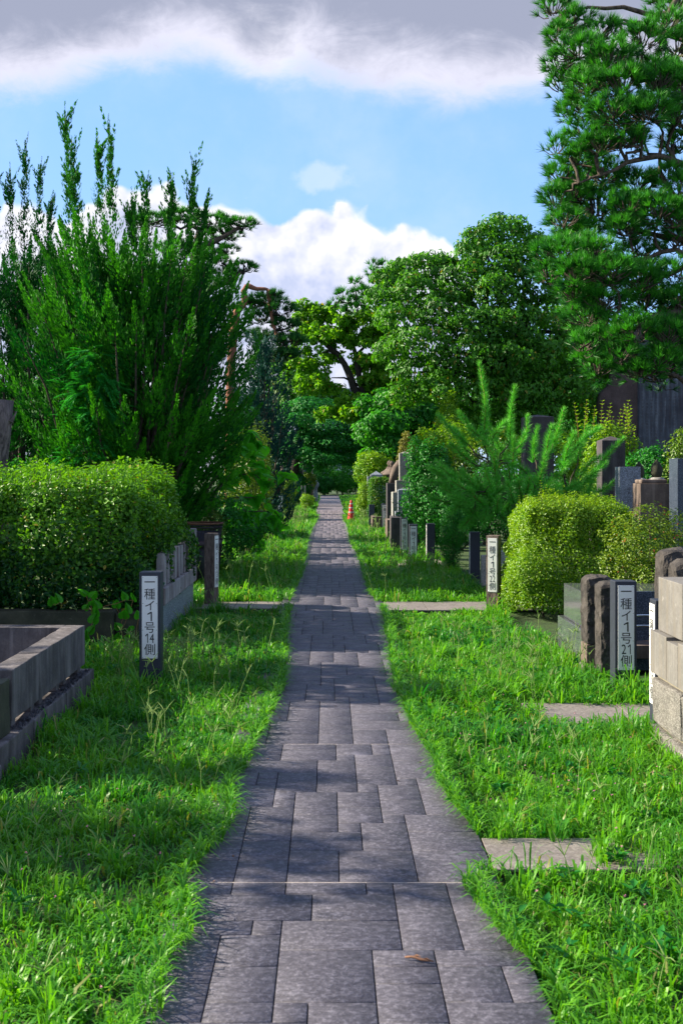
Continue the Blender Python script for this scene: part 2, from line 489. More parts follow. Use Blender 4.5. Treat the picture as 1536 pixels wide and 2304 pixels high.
def rdir(n, r=None):
    return unit((r or rng).normal(size=(n, 3)))


def leaves(g, P, D, N, L, Wd, fold=0.25, droop=0.15, tint=None):
    """folded pointed leaves: base P, direction D, face normal N"""
    n = len(P)
    L = np.broadcast_to(np.asarray(L, dtype=float), (n,))[:, None]
    Wd = np.broadcast_to(np.asarray(Wd, dtype=float), (n,))[:, None]
    D = unit(D)
    Sd = unit(np.cross(D, N))
    N = unit(np.cross(Sd, D))
    a = P
    b = P + D * L * 0.45 + Sd * Wd * 0.5 + N * Wd * fold
    c = P + D * L - N * L * droop
    d = P + D * L * 0.45 - Sd * Wd * 0.5 + N * Wd * fold
    V = np.stack([a, b, c, d], 1).reshape(-1, 3)
    k = np.arange(n)[:, None] * 4
    T_ = np.concatenate([k + [0, 1, 2], k + [0, 2, 3]])
    if tint is None: tint = rng.random(n)
    g.add(V, T_, None, np.repeat(tint, 4))


def needles(g, P, D, L, wd, tint=None):
    """thin triangles"""
    n = len(P)
    L = np.broadcast_to(np.asarray(L, dtype=float), (n,))[:, None]
    D = unit(D)
    Sd = unit(np.cross(D, rdir(n)))
    V = np.stack([P - Sd * wd * 0.5, P + Sd * wd * 0.5, P + D * L], 1).reshape(-1, 3)
    T_ = np.arange(n)[:, None] * 3 + [0, 1, 2]
    if tint is None: tint = rng.random(n)
    g.add(V, T_, None, np.repeat(tint, 3))


def tube(g, pts, rad, sides=7, rough=0.0, cap=True):
    pts = np.asarray(pts, dtype=float)
    rad = np.broadcast_to(np.asarray(rad, dtype=float), (len(pts),))
    tan = np.gradient(pts, axis=0)
    tan = unit(tan)
    up = np.array([0.13, 0.31, 0.94])
    V = []
    for i in range(len(pts)):
        s1 = unit(np.cross(tan[i], up)[None])[0]
        s2 = np.cross(tan[i], s1)
        a = np.linspace(0, 2 * np.pi, sides, endpoint=False)
        r = rad[i] * (1 + rough * (rng.random(sides) - 0.5))
        V.append(pts[i] + np.outer(np.cos(a) * r, s1) + np.outer(np.sin(a) * r, s2))
    V = np.concatenate(V)
    Q = []
    for i in range(len(pts) - 1):
        for j in range(sides):
            k = (j + 1) % sides
            Q.append((i * sides + j, i * sides + k, (i + 1) * sides + k, (i + 1) * sides + j))
    Tn = []
    if cap:
        V = np.concatenate([V, pts[:1], pts[-1:]])
        n0 = len(pts) * sides
        for j in range(sides):
            k = (j + 1) % sides
            Tn.append((n0, k, j))
            Tn.append((n0 + 1, (len(pts) - 1) * sides + j, (len(pts) - 1) * sides + k))
    g.add(V, Tn, Q)


def bend(a, b, sag=0.0, wob=0.0, n=6, r=None):
    a, b = np.asarray(a, dtype=float), np.asarray(b, dtype=float)
    t = np.linspace(0, 1, n)[:, None]
    p = a * (1 - t) + b * t
    p[:, 2] += (np.sin(t[:, 0] * np.pi)) * sag
    if wob:
        w_ = rng.normal(size=(n, 3)) * wob
        w_[0] = w_[-1] = 0
        p += w_
    return p


def sub_noise(me, amp, freq, seed=0.0, keep_bottom=True):
    for v in me.vertices:
        p = v.co
        d = noise.noise_vector(Vector((p.x * freq + seed, p.y * freq - seed, p.z * freq))) * amp
        if keep_bottom and p.z < 0.02: d.z = 0
        v.co = p + d


def block_mesh(name, w_, d_, h_, m, bevel=0.01, taper=0.0, roof=0.0, rough=0.0, cuts=0, seed=0.0, freq=6.0, dome=0.0):
    """a stone block on its base centre; roof: height of a pyramid cap; taper: how much narrower on top; dome: rounds the top; rough: chiselled relief"""
    bm = bmesh.new()
    bmesh.ops.create_cube(bm, size=1)
    for v in bm.verts:
        k = 1 - taper if v.co.z > 0 else 1
        v.co = Vector((v.co.x * w_ * k, v.co.y * d_ * k, (v.co.z + 0.5) * h_))
    if roof:
        tf = [f for f in bm.faces if all(v.co.z > h_ * 0.99 for v in f.verts)][0]
        r_ = bmesh.ops.poke(bm, faces=[tf])
        r_['verts'][0].co.z += roof
    if bevel:
        bmesh.ops.bevel(bm, geom=[e for e in bm.edges if e.calc_face_angle(0) > 0.3], offset=bevel, segments=2, affect='EDGES', profile=0.6)
    if cuts:
        bmesh.ops.triangulate(bm, faces=bm.faces)
        for _ in range(cuts):
            bmesh.ops.subdivide_edges(bm, edges=[e for e in bm.edges if e.calc_length() > max(w_, d_, h_) / (3.2 * (_ + 1))], cuts=1, use_grid_fill=False)
            bmesh.ops.triangulate(bm, faces=bm.faces)
    me = bpy.data.meshes.new(name)
    bm.to_mesh(me)
    bm.free()
    if dome:
        for v in me.vertices:
            if v.co.z > h_ * 0.5:
                k = (v.co.z / h_ - 0.5) * 2
                q = (v.co.x / (w_ / 2)) ** 2 * 0.6 + (v.co.y / (d_ / 2)) ** 2 * 0.4
                v.co.z -= dome * q * k
    if rough: sub_noise(me, rough, freq, seed)
    me.materials.append(m)
    return me


def block(name, x, y, z, w_, d_, h_, m, parent=None, rz=0.0, **kw):
    return link(name, block_mesh(name, w_, d_, h_, m, **kw), parent, (x, y, z), (0, 0, rz))


def lathe(name, prof, m, parent=None, loc=(0, 0, 0), seg=20, smooth=True, rz=0.0):
    g = G()
    a = np.linspace(0, 2 * np.pi, seg, endpoint=False) + (math.pi / seg)
    V = []
    for r_, z in prof:
        V.append(np.stack([np.cos(a) * r_, np.sin(a) * r_, np.full(seg, z)], 1))
    V = np.concatenate(V)
    Q = [(i * seg + j, i * seg + (j + 1) % seg, (i + 1) * seg + (j + 1) % seg, (i + 1) * seg + j) for i in range(len(prof) - 1) for j in range(seg)]
    g.add(V, None, Q)
    me = g.mesh(name, m, smooth)
    return link(name, me, parent, loc, (0, 0, rz))


# picture measure -> metres at a known depth
def X(px, Y): return (px - 740) * Y / F
def Z(py, Y): return EYE - (py - 1062) * Y / F


# ------------------------------------------------------------------ ground and path
g = G()
ys = np.concatenate([np.linspace(-6, 20, 66), np.linspace(22, 120, 30), [200, 500, 1500]])
xs = np.concatenate([[-1500, -300, -60, -25], np.linspace(-12, 12, 61), [25, 60, 300, 1500]])
GX, GY = np.meshgrid(xs, ys)


def relief(x, y):
    return (np.sin(x * 1.7 + y * 0.9) * 0.012 + np.sin(x * 3.3 - y * 2.1 + 1) * 0.008) - 0.030


GZ = np.where((np.abs(GX) < 12) & (GY < 80), relief(GX, GY), -0.03)
nx = len(xs)
Q = [(j * nx + i, j * nx + i + 1, (j + 1) * nx + i + 1, (j + 1) * nx + i) for j in range(len(ys) - 1) for i in range(nx - 1)]
tag(g.add(np.stack([GX, GY, GZ], 2).reshape(-1, 3), None, Q).build('ground', M['ground'], smooth=True), kind='structure', label='soil under the grass')

PX0, PX1 = -0.575, 0.655
PW = (PX1 - PX0) / 12


def sheet(name, x0, x1, y0, y1, z, th, m, parent=None, kind='structure'):
    me = block_mesh(name, x1 - x0, y1 - y0, th, m, bevel=0)
    o = link(name, me, parent, ((x0 + x1) / 2, (y0 + y1) / 2, z - th))
    if kind: tag(o, kind=kind)
    return o


path = sheet('path', PX0, PX1, 1.4, 72, 0.0, 0.12, M['joint'])
tag(path, label='straight paved path of dark stamped slabs running into the trees')
PANEL, P0, ROWS = 2.1, 2.03, 18
PH = PANEL / ROWS
paver_cache = {}


def paver_mesh(cw, ch):
    if (cw, ch) not in paver_cache:
        w_, d_ = cw * PW - 0.0042, ch * PH - 0.0038
        h_, b = 0.012, 0.002
        g_ = G()
        x, y = w_ / 2, d_ / 2
        V = [(-x, -y, 0), (x, -y, 0), (x, y, 0), (-x, y, 0), (-x, -y, h_ - b), (x, -y, h_ - b), (x, y, h_ - b), (-x, y, h_ - b), (-x + b, -y + b, h_), (x - b, -y + b, h_), (x - b, y - b, h_), (-x + b, y - b, h_)]
        Qs = [(8, 9, 10, 11)] + [(i, (i + 1) % 4, 4 + (i + 1) % 4, 4 + i) for i in range(4)] + [(4 + i, 4 + (i + 1) % 4, 8 + (i + 1) % 4, 8 + i) for i in range(4)]
        g_.add(V, None, Qs)
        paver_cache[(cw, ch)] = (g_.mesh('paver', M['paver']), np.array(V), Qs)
    return paver_cache[(cw, ch)]


sizes = [(2, 2), (2, 2), (2, 2), (3, 2), (3, 2), (4, 2), (2, 1), (3, 1), (2, 3), (3, 3), (5, 2), (2, 2)]
rp = random.Random(5)
cells = []
for k in range(0, 20):
    occ = [[False] * ROWS for _ in range(12)]
    for j in range(ROWS):
        for i in range(12):
            if occ[i][j]: continue
            opts = sizes[:]
            rp.shuffle(opts)
            opts.append((1, 1))
            for (a, b) in opts:
                if i + a > 12 or j + b > ROWS: continue
                if any(occ[ii][jj] for ii in range(i, i + a) for jj in range(j, j + b)): continue
                # no single-cell leftovers beside
                if i + a == 11 and not occ[11][j] and rp.random() < 0.8 and a > 1: continue
                for ii in range(i, i + a):
                    for jj in range(j, j + b): occ[ii][jj] = True
                cells.append((PX0 + (i + a / 2) * PW, P0 + k * PANEL + (j + b / 2) * PH, a, b, k))
                break
cells.sort(key=lambda c: c[1])
rest = G()
for n_, (cx, cy_, a, b, k) in enumerate(cells):
    me, V, Qs = paver_mesh(a, b)
    if n_ < 290:
        link('paver', me, path, (cx, cy_, 0.06 - 0.001 * rp.random() - 0.06), (rp.uniform(-.0006, .0006), rp.uniform(-.0006, .0006), 0))
    else:
        rest.add(V + np.array([cx, cy_, 0]), None, Qs)
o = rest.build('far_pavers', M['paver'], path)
tag(o, kind='stuff')
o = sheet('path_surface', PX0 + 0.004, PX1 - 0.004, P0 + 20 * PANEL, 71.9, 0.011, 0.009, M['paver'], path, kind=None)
for k in range(1, 20):
    o = link('expansion_joint', block_mesh('expansion_joint', PX1 - PX0, 0.007, 0.0105, M['light_joint'], bevel=0), path, (PX0 / 2 + PX1 / 2, P0 + k * PANEL, 0.0))

# side slabs
def cross_path(x0, x1, y0, y1, n, lab):
    s_ = sheet('cross_path', x0, x1, y0, y1, -0.004, 0.1, M['joint'])
    tag(s_, label=lab)
    wv = (x1 - x0) / n
    for i in range(n):
        link('slab', block_mesh('slab', wv - 0.006, y1 - y0 - 0.004, 0.012, M['slab'], bevel=0.003), s_, (x0 + (i + .5) * wv - 0, (y0 + y1) / 2, -0.003))
    return s_


def fixpar(p):
    # children of a mesh whose origin is not at the world origin: shift them into its frame
    for ch in p.children:
        ch.location = ch.location - p.location


cp = [cross_path(-2.2, PX0 - 0.004, 12.45, 13.1, 3, 'concrete side path crossing the grass on the left of the path'),
      cross_path(PX1 + 0.004, 2.6, 12.3, 13.1, 4, 'concrete side path leading right past the post numbered 22'),
      cross_path(PX1 + 0.004, 2.4, 4.27, 4.64, 3, 'pale concrete side path nearest to the camera on the right'),
      cross_path(1.32, 2.6, 6.75, 7.35, 2, 'brown concrete slab in the grass before the post numbered 21'),
      cross_path(1.2, 2.0, 18.2, 19.4, 1, 'brown bare slab beside the post numbered 25')]
for c_ in cp + [path]: fixpar(c_)

# ------------------------------------------------------------------ grass
LE = np.array([(2.0, -.60), (3.09, -.555), (3.37, -.54), (3.7, -.50), (4.13, -.565), (4.87, -.45), (5.58, -.52), (6.11, -.44), (7.1, -.40), (8.2, -.36), (9.65, -.42), (12.1, -.47), (14, -.5), (16, -.44), (20, -.47), (24, -.52), (30, -.5), (36, -.40), (45, -.5), (70, -.55)])
RE = np.array([(2.0, .71), (3.09, .71), (3.37, .71), (3.6, .62), (3.85, .57), (4.1, .55), (4.25, .66), (4.7, .66), (5.2, .58), (6.02, .60), (6.53, .54), (7.7, .51), (8.8, .52), (10.2, .60), (12.1, .63), (13.8, .56), (16, .55), (20, .57), (24, .5), (30, .56), (36, .5), (45, .58), (70, .63)])


def vnoise(x, y, f, seed=0):
    r_ = np.random.default_rng(seed)
    tab = r_.random((64, 64))
    x, y = x * f, y * f
    xi, yi = np.floor(x).astype(int), np.floor(y).astype(int)
    fx, fy = x - xi, y - yi
    fx, fy = fx * fx * (3 - 2 * fx), fy * fy * (3 - 2 * fy)
    A = tab[xi % 64, yi % 64]
    B = tab[(xi + 1) % 64, yi % 64]
    Cc = tab[xi % 64, (yi + 1) % 64]
    Dd = tab[(xi + 1) % 64, (yi + 1) % 64]
    return (A * (1 - fx) + B * fx) * (1 - fy) + (Cc * (1 - fx) + Dd * fx) * fy


def grass_ok(x, y):
    le = np.interp(y, LE[:, 0], LE[:, 1]) + (vnoise(x * 0 + 3, y, 6.0, 3) - 0.5) * 0.06
    re = np.interp(y, RE[:, 0], RE[:, 1]) + (vnoise(x * 0 + 9, y, 6.0, 4) - 0.5) * 0.06
    ok = (x < le - 0.02) | (x > re + 0.02)
    e = (vnoise(x, y, 5.0, 9) - 0.5) * 0.10
    ok &= ~((x > .6) & (x < 1.12 + e * 2) & (y > 4.28 + e) & (y < 4.62 + e))
    ok &= ~((x < -.5) & (x > -1.5) & (y > 12.35 + e) & (y < 13.05 + e))
    ok &= ~((x > .6) & (x < 2.0) & (y > 12.2 + e) & (y < 13.05 + e))
    ok &= ~((x > 1.42 + e * 2) & (x < 2.6) & (y > 6.85 + e) & (y < 7.3 + e))
    ok &= ~((x > 1.3) & (x < 2.0) & (y > 18.3) & (y < 19.2))
    # plots and hedges
    ok &= ~((x < -1.72) & (y > 5.3) & (y < 7.82))
    ok &= ~((x < -1.60) & (y > 10.0) & (y < 12.9))
    ok &= ~((x > 1.92) & (y < 6.42) & (y > 4.55))
    ok &= ~((x > 2.1) & (y > 8.4))
    ok &= ~((x > 1.95) & (y > 10.8) & (y < 12.5))
    ok &= ~(x > 2.3 + (y > 24) * 0.3)
    ok &= ~((x < -2.7) & (y > 7))
    return ok


def scatter(y0, y1, xl, xr, dens):
    n = int((y1 - y0) * (xr - xl) * dens)
    x = rng.uniform(xl, xr, n)
    y = rng.uniform(y0, y1, n)
    k = grass_ok(x, y)
    return x[k], y[k]


def blades(g_, x, y, L, wd, lean, tint, ang=None):
    n = len(x)
    P = np.stack([x, y, np.where(((x > PX0 - .01) & (x < PX1 + .01)) | ((x > 0) & (y > 4.25) & (y < 4.66)), .008, relief(x, y))], 1)
    ph = rng.uniform(0, 2 * np.pi, n) if ang is None else ang
    H = np.stack([np.cos(ph), np.sin(ph), np.zeros(n)], 1)
    le = np.broadcast_to(lean, (n,))
    up = np.array([0, 0, 1.0])
    Sd = np.stack([-np.sin(ph), np.cos(ph), np.zeros(n)], 1)
    tw = rng.uniform(-0.6, 0.6, n)[:, None]
    Sd = unit(Sd + H * tw)
    L_, w_ = L[:, None], wd[:, None]
    p1 = P + up * L_ * 0.55 + H * L_ * 0.22 * le[:, None]
    p2 = P + up * L_ * (0.95 - 0.25 * le[:, None]) + H * L_ * (0.75 * le[:, None])
    p3 = P + up * L_ * (1.05 - 0.62 * le[:, None]) + H * L_ * (1.25 * le[:, None])
    V = np.stack([P - Sd * w_ * .35, P + Sd * w_ * .35, p1 - Sd * w_ * .5, p1 + Sd * w_ * .5, p2 - Sd * w_ * .38, p2 + Sd * w_ * .38, p3], 1).reshape(-1, 3)
    k = np.arange(n)[:, None] * 7
    Qd = np.concatenate([k + [0, 1, 3, 2], k + [2, 3, 5, 4]])
    Tr = k + [4, 5, 6]
    g_.add(V, Tr, Qd, np.repeat(tint, 7))


gg = G()
bands = [(2.3, 4.0, 6600), (4.0, 6.0, 5400), (6.0, 9.0, 4000), (9.0, 13.0, 2600), (13.0, 18.0, 1500), (18, 26, 850), (26, 38, 420), (38, 70, 150)]
for (y0, y1, dn) in bands:
    xl = -min(0.33 * y1 + 0.7, 3.2 if y1 < 26 else 3.0)
    xr = min(0.345 * y1 + 0.7, 3.2)
    far = max(0, (y0 + y1) / 2 - 4)
    # tufts: blades fan out of a shared root, taller in the middle, with low hollows between them
    nt = int((y1 - y0) * (xr - xl) * dn / 26)
    tx, ty = rng.uniform(xl, xr, nt), rng.uniform(y0, y1, nt)
    k = grass_ok(tx, ty)
    tx, ty = tx[k], ty[k]
    nt = len(tx)
    cl_t = vnoise(tx, ty, 1.1, 1)
    c2_t = vnoise(tx, ty, 3.3, 2)
    size = np.clip(0.50 + 0.95 * cl_t * c2_t + rng.normal(0, 0.20, nt), 0.35, 1.7)
    tt0 = np.clip(0.05 + 0.45 * vnoise(tx, ty, 1.7, 31) + 0.30 * vnoise(tx, ty, 6.0, 32) + rng.normal(0, 0.12, nt), 0, .9)
    kind = rng.random(nt)
    wf = np.where(kind < .25, 1.45, np.where(kind < .6, .62, 1.0))
    cnt = rng.integers(12, 36, nt)
    idx = np.repeat(np.arange(nt), cnt)
    n = len(idx)
    sp_ = 0.028 * (1 + far * .06)
    ox, oy = rng.normal(0, sp_, n), rng.normal(0, sp_, n)
    x, y = tx[idx] + ox, ty[idx] + oy
    k = grass_ok(x, y)
    x, y, idx, ox, oy = x[k], y[k], idx[k], ox[k], oy[k]
    n = len(idx)
    L = 0.105 * size[idx] * rng.uniform(.45, 1.3, n) * (1 + min(far, 30) * 0.03)
    tall = (x < 0) & (y > 13) & (y < 30)
    L = np.where(tall, L * 1.35, L)
    ed = np.minimum(np.abs(x - np.interp(y, LE[:, 0], LE[:, 1])), np.abs(x - np.interp(y, RE[:, 0], RE[:, 1])))
    for (qx, qy, qr) in ((-1.36, 7.85, .35), (2.1, 7.6, .45), (-1.75, 7.2, .35), (-1.72, 6.3, .3), (-1.42, 12.6, .4), (1.9, 12.0, .3), (1.45, 17.9, .5), (-1.6, 9.2, .5), (-1.6, 22.3, .6)):
        L = L * (1 + .65 * np.exp(-((x - qx) ** 2 + (y - qy) ** 2) / qr ** 2))
    L = L * (1 - .6 * np.exp(-((y - 11.8) / .5) ** 2) * (x > -1.5) * (x < 1.75))
    L = L * np.clip(0.68 + ed * 1.6, 0.68, 1.0)
    wd = rng.uniform(0.0040, 0.0090, n) * wf[idx] * (1 + far * 0.075)
    rr = np.hypot(ox, oy) / sp_
    lean = np.clip(.15 + .33 * rr + rng.normal(0, .22, n), 0.05, 1.05)
    tint = np.clip(tt0[idx] + rng.normal(0, 0.12, n), 0, 0.92)
    tint = np.where(rng.random(n) < 0.035, 0.99, tint)
    blades(gg, x, y, L, wd, lean, tint, ang=np.arctan2(oy, ox) + rng.normal(0, .6, n))
    # runners and tufts spilling over the path edge
    if y1 <= 38:
        for (E_, sg) in ((LE, 1), (RE, -1)):
            m_ = int((y1 - y0) * dn * 0.07)
            yy = rng.uniform(y0, y1, m_)
            ee = np.interp(yy, E_[:, 0], E_[:, 1])
            lob = np.clip(vnoise(yy * 0 + 5 + sg, yy, 5.5, 21), 0.2, 1) ** 2
            xx = ee + sg * rng.uniform(-0.05, 0.07, m_) * lob
            ok = ~((xx > .5) & (((yy > 4.25) & (yy < 4.66)) | ((yy > 12.3) & (yy < 13.1)))) & ~((xx < -.3) & (yy > 12.5) & (yy < 13.1))
            xx, yy = xx[ok], yy[ok]
            blades(gg, xx, yy, rng.uniform(.05, .12, len(xx)) * (1 + far * .02), rng.uniform(.004, .008, len(xx)) * (1 + far * .06), rng.uniform(.6, 1.0, len(xx)), np.clip(rng.normal(.5, .2, len(xx)), 0, .92))
tag(gg.build('grass', M['grass']), kind='stuff', label='overgrown bright green grass on both sides of the path')

# seed heads: thin stalks with fingers
gs = G()


def seed_heads(pts, h0, h1, fmin=3, fmax=6):
    for (x, y) in pts:
        if not grass_ok(np.array([x]), np.array([y]))[0]: continue
        h = random.uniform(h0, h1)
        az_ = random.uniform(0, 6.28)
        ln = random.uniform(0.1, 0.45) * h
        a = np.array([x, y, -0.02])
        b = np.array([x + math.cos(az_) * ln, y + math.sin(az_) * ln, h])
        wd = 0.0014 * (1 + y * 0.05)
        tube(gs, bend(a, b, 0.02, 0.0, 4), wd, 3, cap=False)
        for _ in range(random.randint(fmin, fmax)):
            d = np.array([random.gauss(0, 1), random.gauss(0, 1), random.uniform(0.5, 1.6)])
            d /= np.linalg.norm(d)
            L = random.uniform(0.05, 0.10)
            tube(gs, bend(b, b + d * L, 0.006, 0, 3), np.array([wd * 1.3, wd * 1.5, wd * 0.4]), 3, cap=False)


def cluster(cx, cy_, sx, sy, n):
    return [(random.gauss(cx, sx), random.gauss(cy_, sy)) for _ in range(n)]


seed_heads(cluster(-1.40, 8.4, .25, .45, 75), .16, .28)
seed_heads(cluster(-1.0, 8.6, .3, .7, 50), .16, .30)
seed_heads(cluster(-1.1, 4.6, .35, .7, 22), .10, .17)
seed_heads(cluster(-.9, 6.2, .25, .6, 26), .12, .22)
seed_heads(cluster(1.5, 8.4, .35, .7, 60), .14, .26)
seed_heads(cluster(1.3, 5.5, .4, .8, 16), .10, .18)
seed_heads(cluster(1.5, 3.7, .35, .4, 14), .14, .24)
seed_heads(cluster(-1.0, 16, .5, 3, 80), .25, .38)
seed_heads(cluster(-1.1, 30, .5, 4, 120), .3, .5)
seed_heads(cluster(1.3, 15.5, .4, 1.5, 60), .2, .35)
seed_heads(cluster(1.0, 27, .3, 5, 90), .25, .45)
tag(gs.build('grass_seed_heads', M['straw']), kind='stuff', label='pale seed stalks standing above the grass')

# low broad-leaved weeds between the blades
gw = G()
for _ in range(230):
    y = random.uniform(2.8, 10.5)
    x = random.choice((-1, 1)) * random.uniform(.45, 2.0)
    if not grass_ok(np.array([x]), np.array([y]))[0] or vnoise(np.array([x]), np.array([y]), 1.5, 77)[0] < .45: continue
    k = random.randint(5, 11)
    an = np.arange(k) * 2.4 + random.random() * 6
    el = rng.uniform(.15, .9, k)
    D = np.stack([np.cos(an), np.sin(an), el], 1)
    leaves(gw, np.array([[x, y, random.uniform(.01, .06)]]) + rng.normal(0, .012, (k, 3)), D, np.array([[0, 0, 1.]]) + rdir(k) * .3, rng.uniform(.035, .075, k), rng.uniform(.016, .032, k), tint=rng.uniform(.1, .6, k))
tag(gw.build('weeds', M['camellia']), kind='stuff', label='low broad-leaved weeds growing among the grass')
gl = G()
for _ in range(46):
    y = random.uniform(2.9, 14)
    x = random.choice((random.uniform(PX0, PX1), np.interp(y, LE[:, 0], LE[:, 1]) + random.uniform(0, .14), np.interp(y, RE[:, 0], RE[:, 1]) - random.uniform(0, .12)))
    leaves(gl, np.array([[x, y, .016]]), rdir(1) * np.array([[1, 1, .08]]), np.array([[random.gauss(0, .25), random.gauss(0, .25), 1.]]), random.uniform(.012, .032), random.uniform(.006, .014))
tag(gl.build('fallen_leaves', M['dry']), kind='stuff', label='few tiny dry leaves scattered on the paving')
gf = G()
for (cx, cy_, sx, sy, n) in ((1.4, 5.6, .45, .9, 70), (-1.0, 4.6, .3, .7, 26), (1.0, 4.0, .3, .3, 6)):
    for (x, y) in cluster(cx, cy_, sx, sy, n):
        if not grass_ok(np.array([x]), np.array([y]))[0]: continue
        c0_ = np.array([x, y, random.uniform(.07, .12)])
        k = rdir(7)
        k[:, 2] = np.abs(k[:, 2])
        leaves(gf, np.repeat(c0_[None], 7, 0), k, rdir(7), .007, .005)
tag(gf.build('clover_flowers', M['pink']), kind='stuff', label='tiny pink flowers dotted through the grass')


# ------------------------------------------------------------------ foliage builders
def blob_leaves(g_, blobs, n, L, Wd, inner=0.25, up=0.3, hang=0.0, lump=0.2, tb=0.0, tn=0.25, density=None):
    """leaves over the skins of overlapping ellipsoids"""
    B = np.array(blobs, dtype=float)
    area = (B[:, 3] * B[:, 4] + B[:, 4] * B[:, 5] + B[:, 3] * B[:, 5])
    pr = area / area.sum()
    k = rng.choice(len(B), n, p=pr)
    d = rdir(n)
    ph = rng.uniform(0, 6, (len(B), 3))[k]
    lum = 1 + lump * (np.sin(d[:, 0] * 5 + ph[:, 0]) * np.sin(d[:, 1] * 5 + ph[:, 1]) + 0.6 * np.sin(d[:, 2] * 7 + ph[:, 2] + d[:, 0] * 3))
    r = np.where(rng.random(n) < inner, rng.uniform(0.3, 0.85, n), rng.uniform(0.82, 1.06, n)) * lum
    P = B[k, :3] + d * r[:, None] * B[k, 3:6]
    keep = P[:, 2] > 0.03
    # drop most of the leaves buried inside a neighbour
    for b in B:
        q = ((P - b[:3]) / (b[3:6] * 0.72)) ** 2
        ins = (q.sum(1) < 1) & (rng.random(n) > 0.25)
        keep &= ~ins
    P, d = P[keep], d[keep]
    m_ = len(P)
    N = unit(d + rdir(m_) * 0.55 + np.array([0, 0, up]))
    D = unit(np.cross(N, rdir(m_)) + d * 0.25 + np.array([0, 0, -hang]))
    sz = rng.uniform(0.65, 1.3, m_)
    clump = rng.normal(0, 0.10, len(B))[k[keep]]
    tint = np.clip(0.42 + tb + clump + rng.normal(0, tn, m_), 0, 0.92)
    tint = np.where(rng.random(m_) < 0.02, 0.99, tint)
    leaves(g_, P, D, N, L * sz, Wd * sz, tint=tint)
    return m_


def skeleton(g_, base, tips, r0, trunk_top=None, r_tip=0.012, lean=(0, 0)):
    """trunk with a limb to every clump"""
    base = np.array(base, dtype=float)
    tt = np.array(trunk_top if trunk_top is not None else (base[0] + lean[0], base[1] + lean[1], base[2] + 1.5), dtype=float)
    tr = bend(base, tt, 0, r0 * 0.25, 7)
    tube(g_, tr, np.linspace(r0 * 1.15, r0 * 0.72, 7), 9, 0.15)
    for tp in tips:
        tp = np.array(tp, dtype=float)
        f = random.uniform(0.55, 1.0)
        st = tr[int(round(f * 6))]
        lim = bend(st, tp, 0.10 * np.linalg.norm(tp - st), 0.05 * np.linalg.norm(tp - st), 7)
        tube(g_, lim, np.linspace(r0 * random.uniform(.3, .5), r_tip, 7), 5, 0.1, cap=False)
        for _ in range(3):
            s = lim[random.randint(3, 5)]
            e = s + np.clip(np.array([random.gauss(0, 1), random.gauss(0, 1), random.gauss(0.1, .5)]), -1.3, 1.3) * min(.4, 0.2 * np.linalg.norm(tp - st))
            tube(g_, bend(s, e, 0.02, 0.02, 4), np.linspace(r_tip * 1.6, r_tip * .4, 4), 4, cap=False)


def tree(name, label, base, blobs, n, L, Wd, leafm, barkm='bark', r0=0.2, trunk_top=None, group=None, cat='tree', hang=0.3, inner=.25, lump=.2, limbs=None, sat=4, **kw):
    b = np.array(base, dtype=float)
    t = thing(name, label, cat, base, group=group)
    g_ = G()
    bl = [(x - b[0], y - b[1], z - b[2], rx, ry, rz) for x, y, z, rx, ry, rz in blobs]
    main = list(bl)
    for (x, y, z, rx, ry, rz) in main:
        for _ in range(sat):
            d_ = rdir(1)[0]
            d_[2] = abs(d_[2]) if random.random() < .65 else d_[2]
            f = random.uniform(.22, .42)
            bl.append((x + d_[0] * rx * .98, y + d_[1] * ry * .98, z + d_[2] * rz * 1.02, rx * f, ry * f, rz * f * .85))
    tips = limbs if limbs is not None else [q[:3] for q in main]
    skeleton(g_, (0, 0, -0.05), tips, r0, None if trunk_top is None else np.array(trunk_top) - b)
    g_.build('trunk', M[barkm], t, smooth=True)
    c_ = G()
    blob_leaves(c_, bl, n, L, Wd, inner=inner, hang=hang, lump=lump, **kw)
    c_.build('crown', M[leafm], t)
    return t


def auto_blobs(cx, cy_, cz, rx, ry, rz, n, s0=0.28, s1=0.42, flat=0.75, seed=1):
    r_ = random.Random(seed)
    out_ = []
    for _ in range(n):
        while True:
            x, y, z = (r_.uniform(-1, 1) for _ in range(3))
            q = x * x + y * y + z * z
            if 0.12 < q < 0.85: break
        s = r_.uniform(s0, s1)
        out_.append((cx + x * rx, cy_ + y * ry, cz + z * rz, rx * s, ry * s, rz * s * flat))
    return out_


def shrub(name, label, x, y, w_, d_, z0, z1, n, L, Wd, leafm, nb=9, cat='shrub', group=None, seed=1, hang=.1, up=.3, **kw):
    t = thing(name, label, cat, (x, y, 0), group=group)
    bl = auto_blobs(0, 0, (z0 + z1) / 2, w_ / 2 * .72, d_ / 2 * .72, (z1 - z0) / 2 * .72, nb, .45, .62, .95, seed)
    bl.append((0, 0, (z0 + z1) / 2, w_ / 2 * .62, d_ / 2 * .62, (z1 - z0) / 2 * .7))
    g_ = G()
    for q in bl[:7]:
        tube(g_, bend((random.uniform(-.05, .05), random.uniform(-.05, .05), -.03), q[:3], .02, .02, 5), np.linspace(.018, .005, 5), 5, cap=False)
    g_.build('stems', M['bark'], t, smooth=True)
    c_ = G()
    blob_leaves(c_, bl, n, L, Wd, hang=hang, up=up, **kw)
    c_.build('foliage', M[leafm], t)
    return t


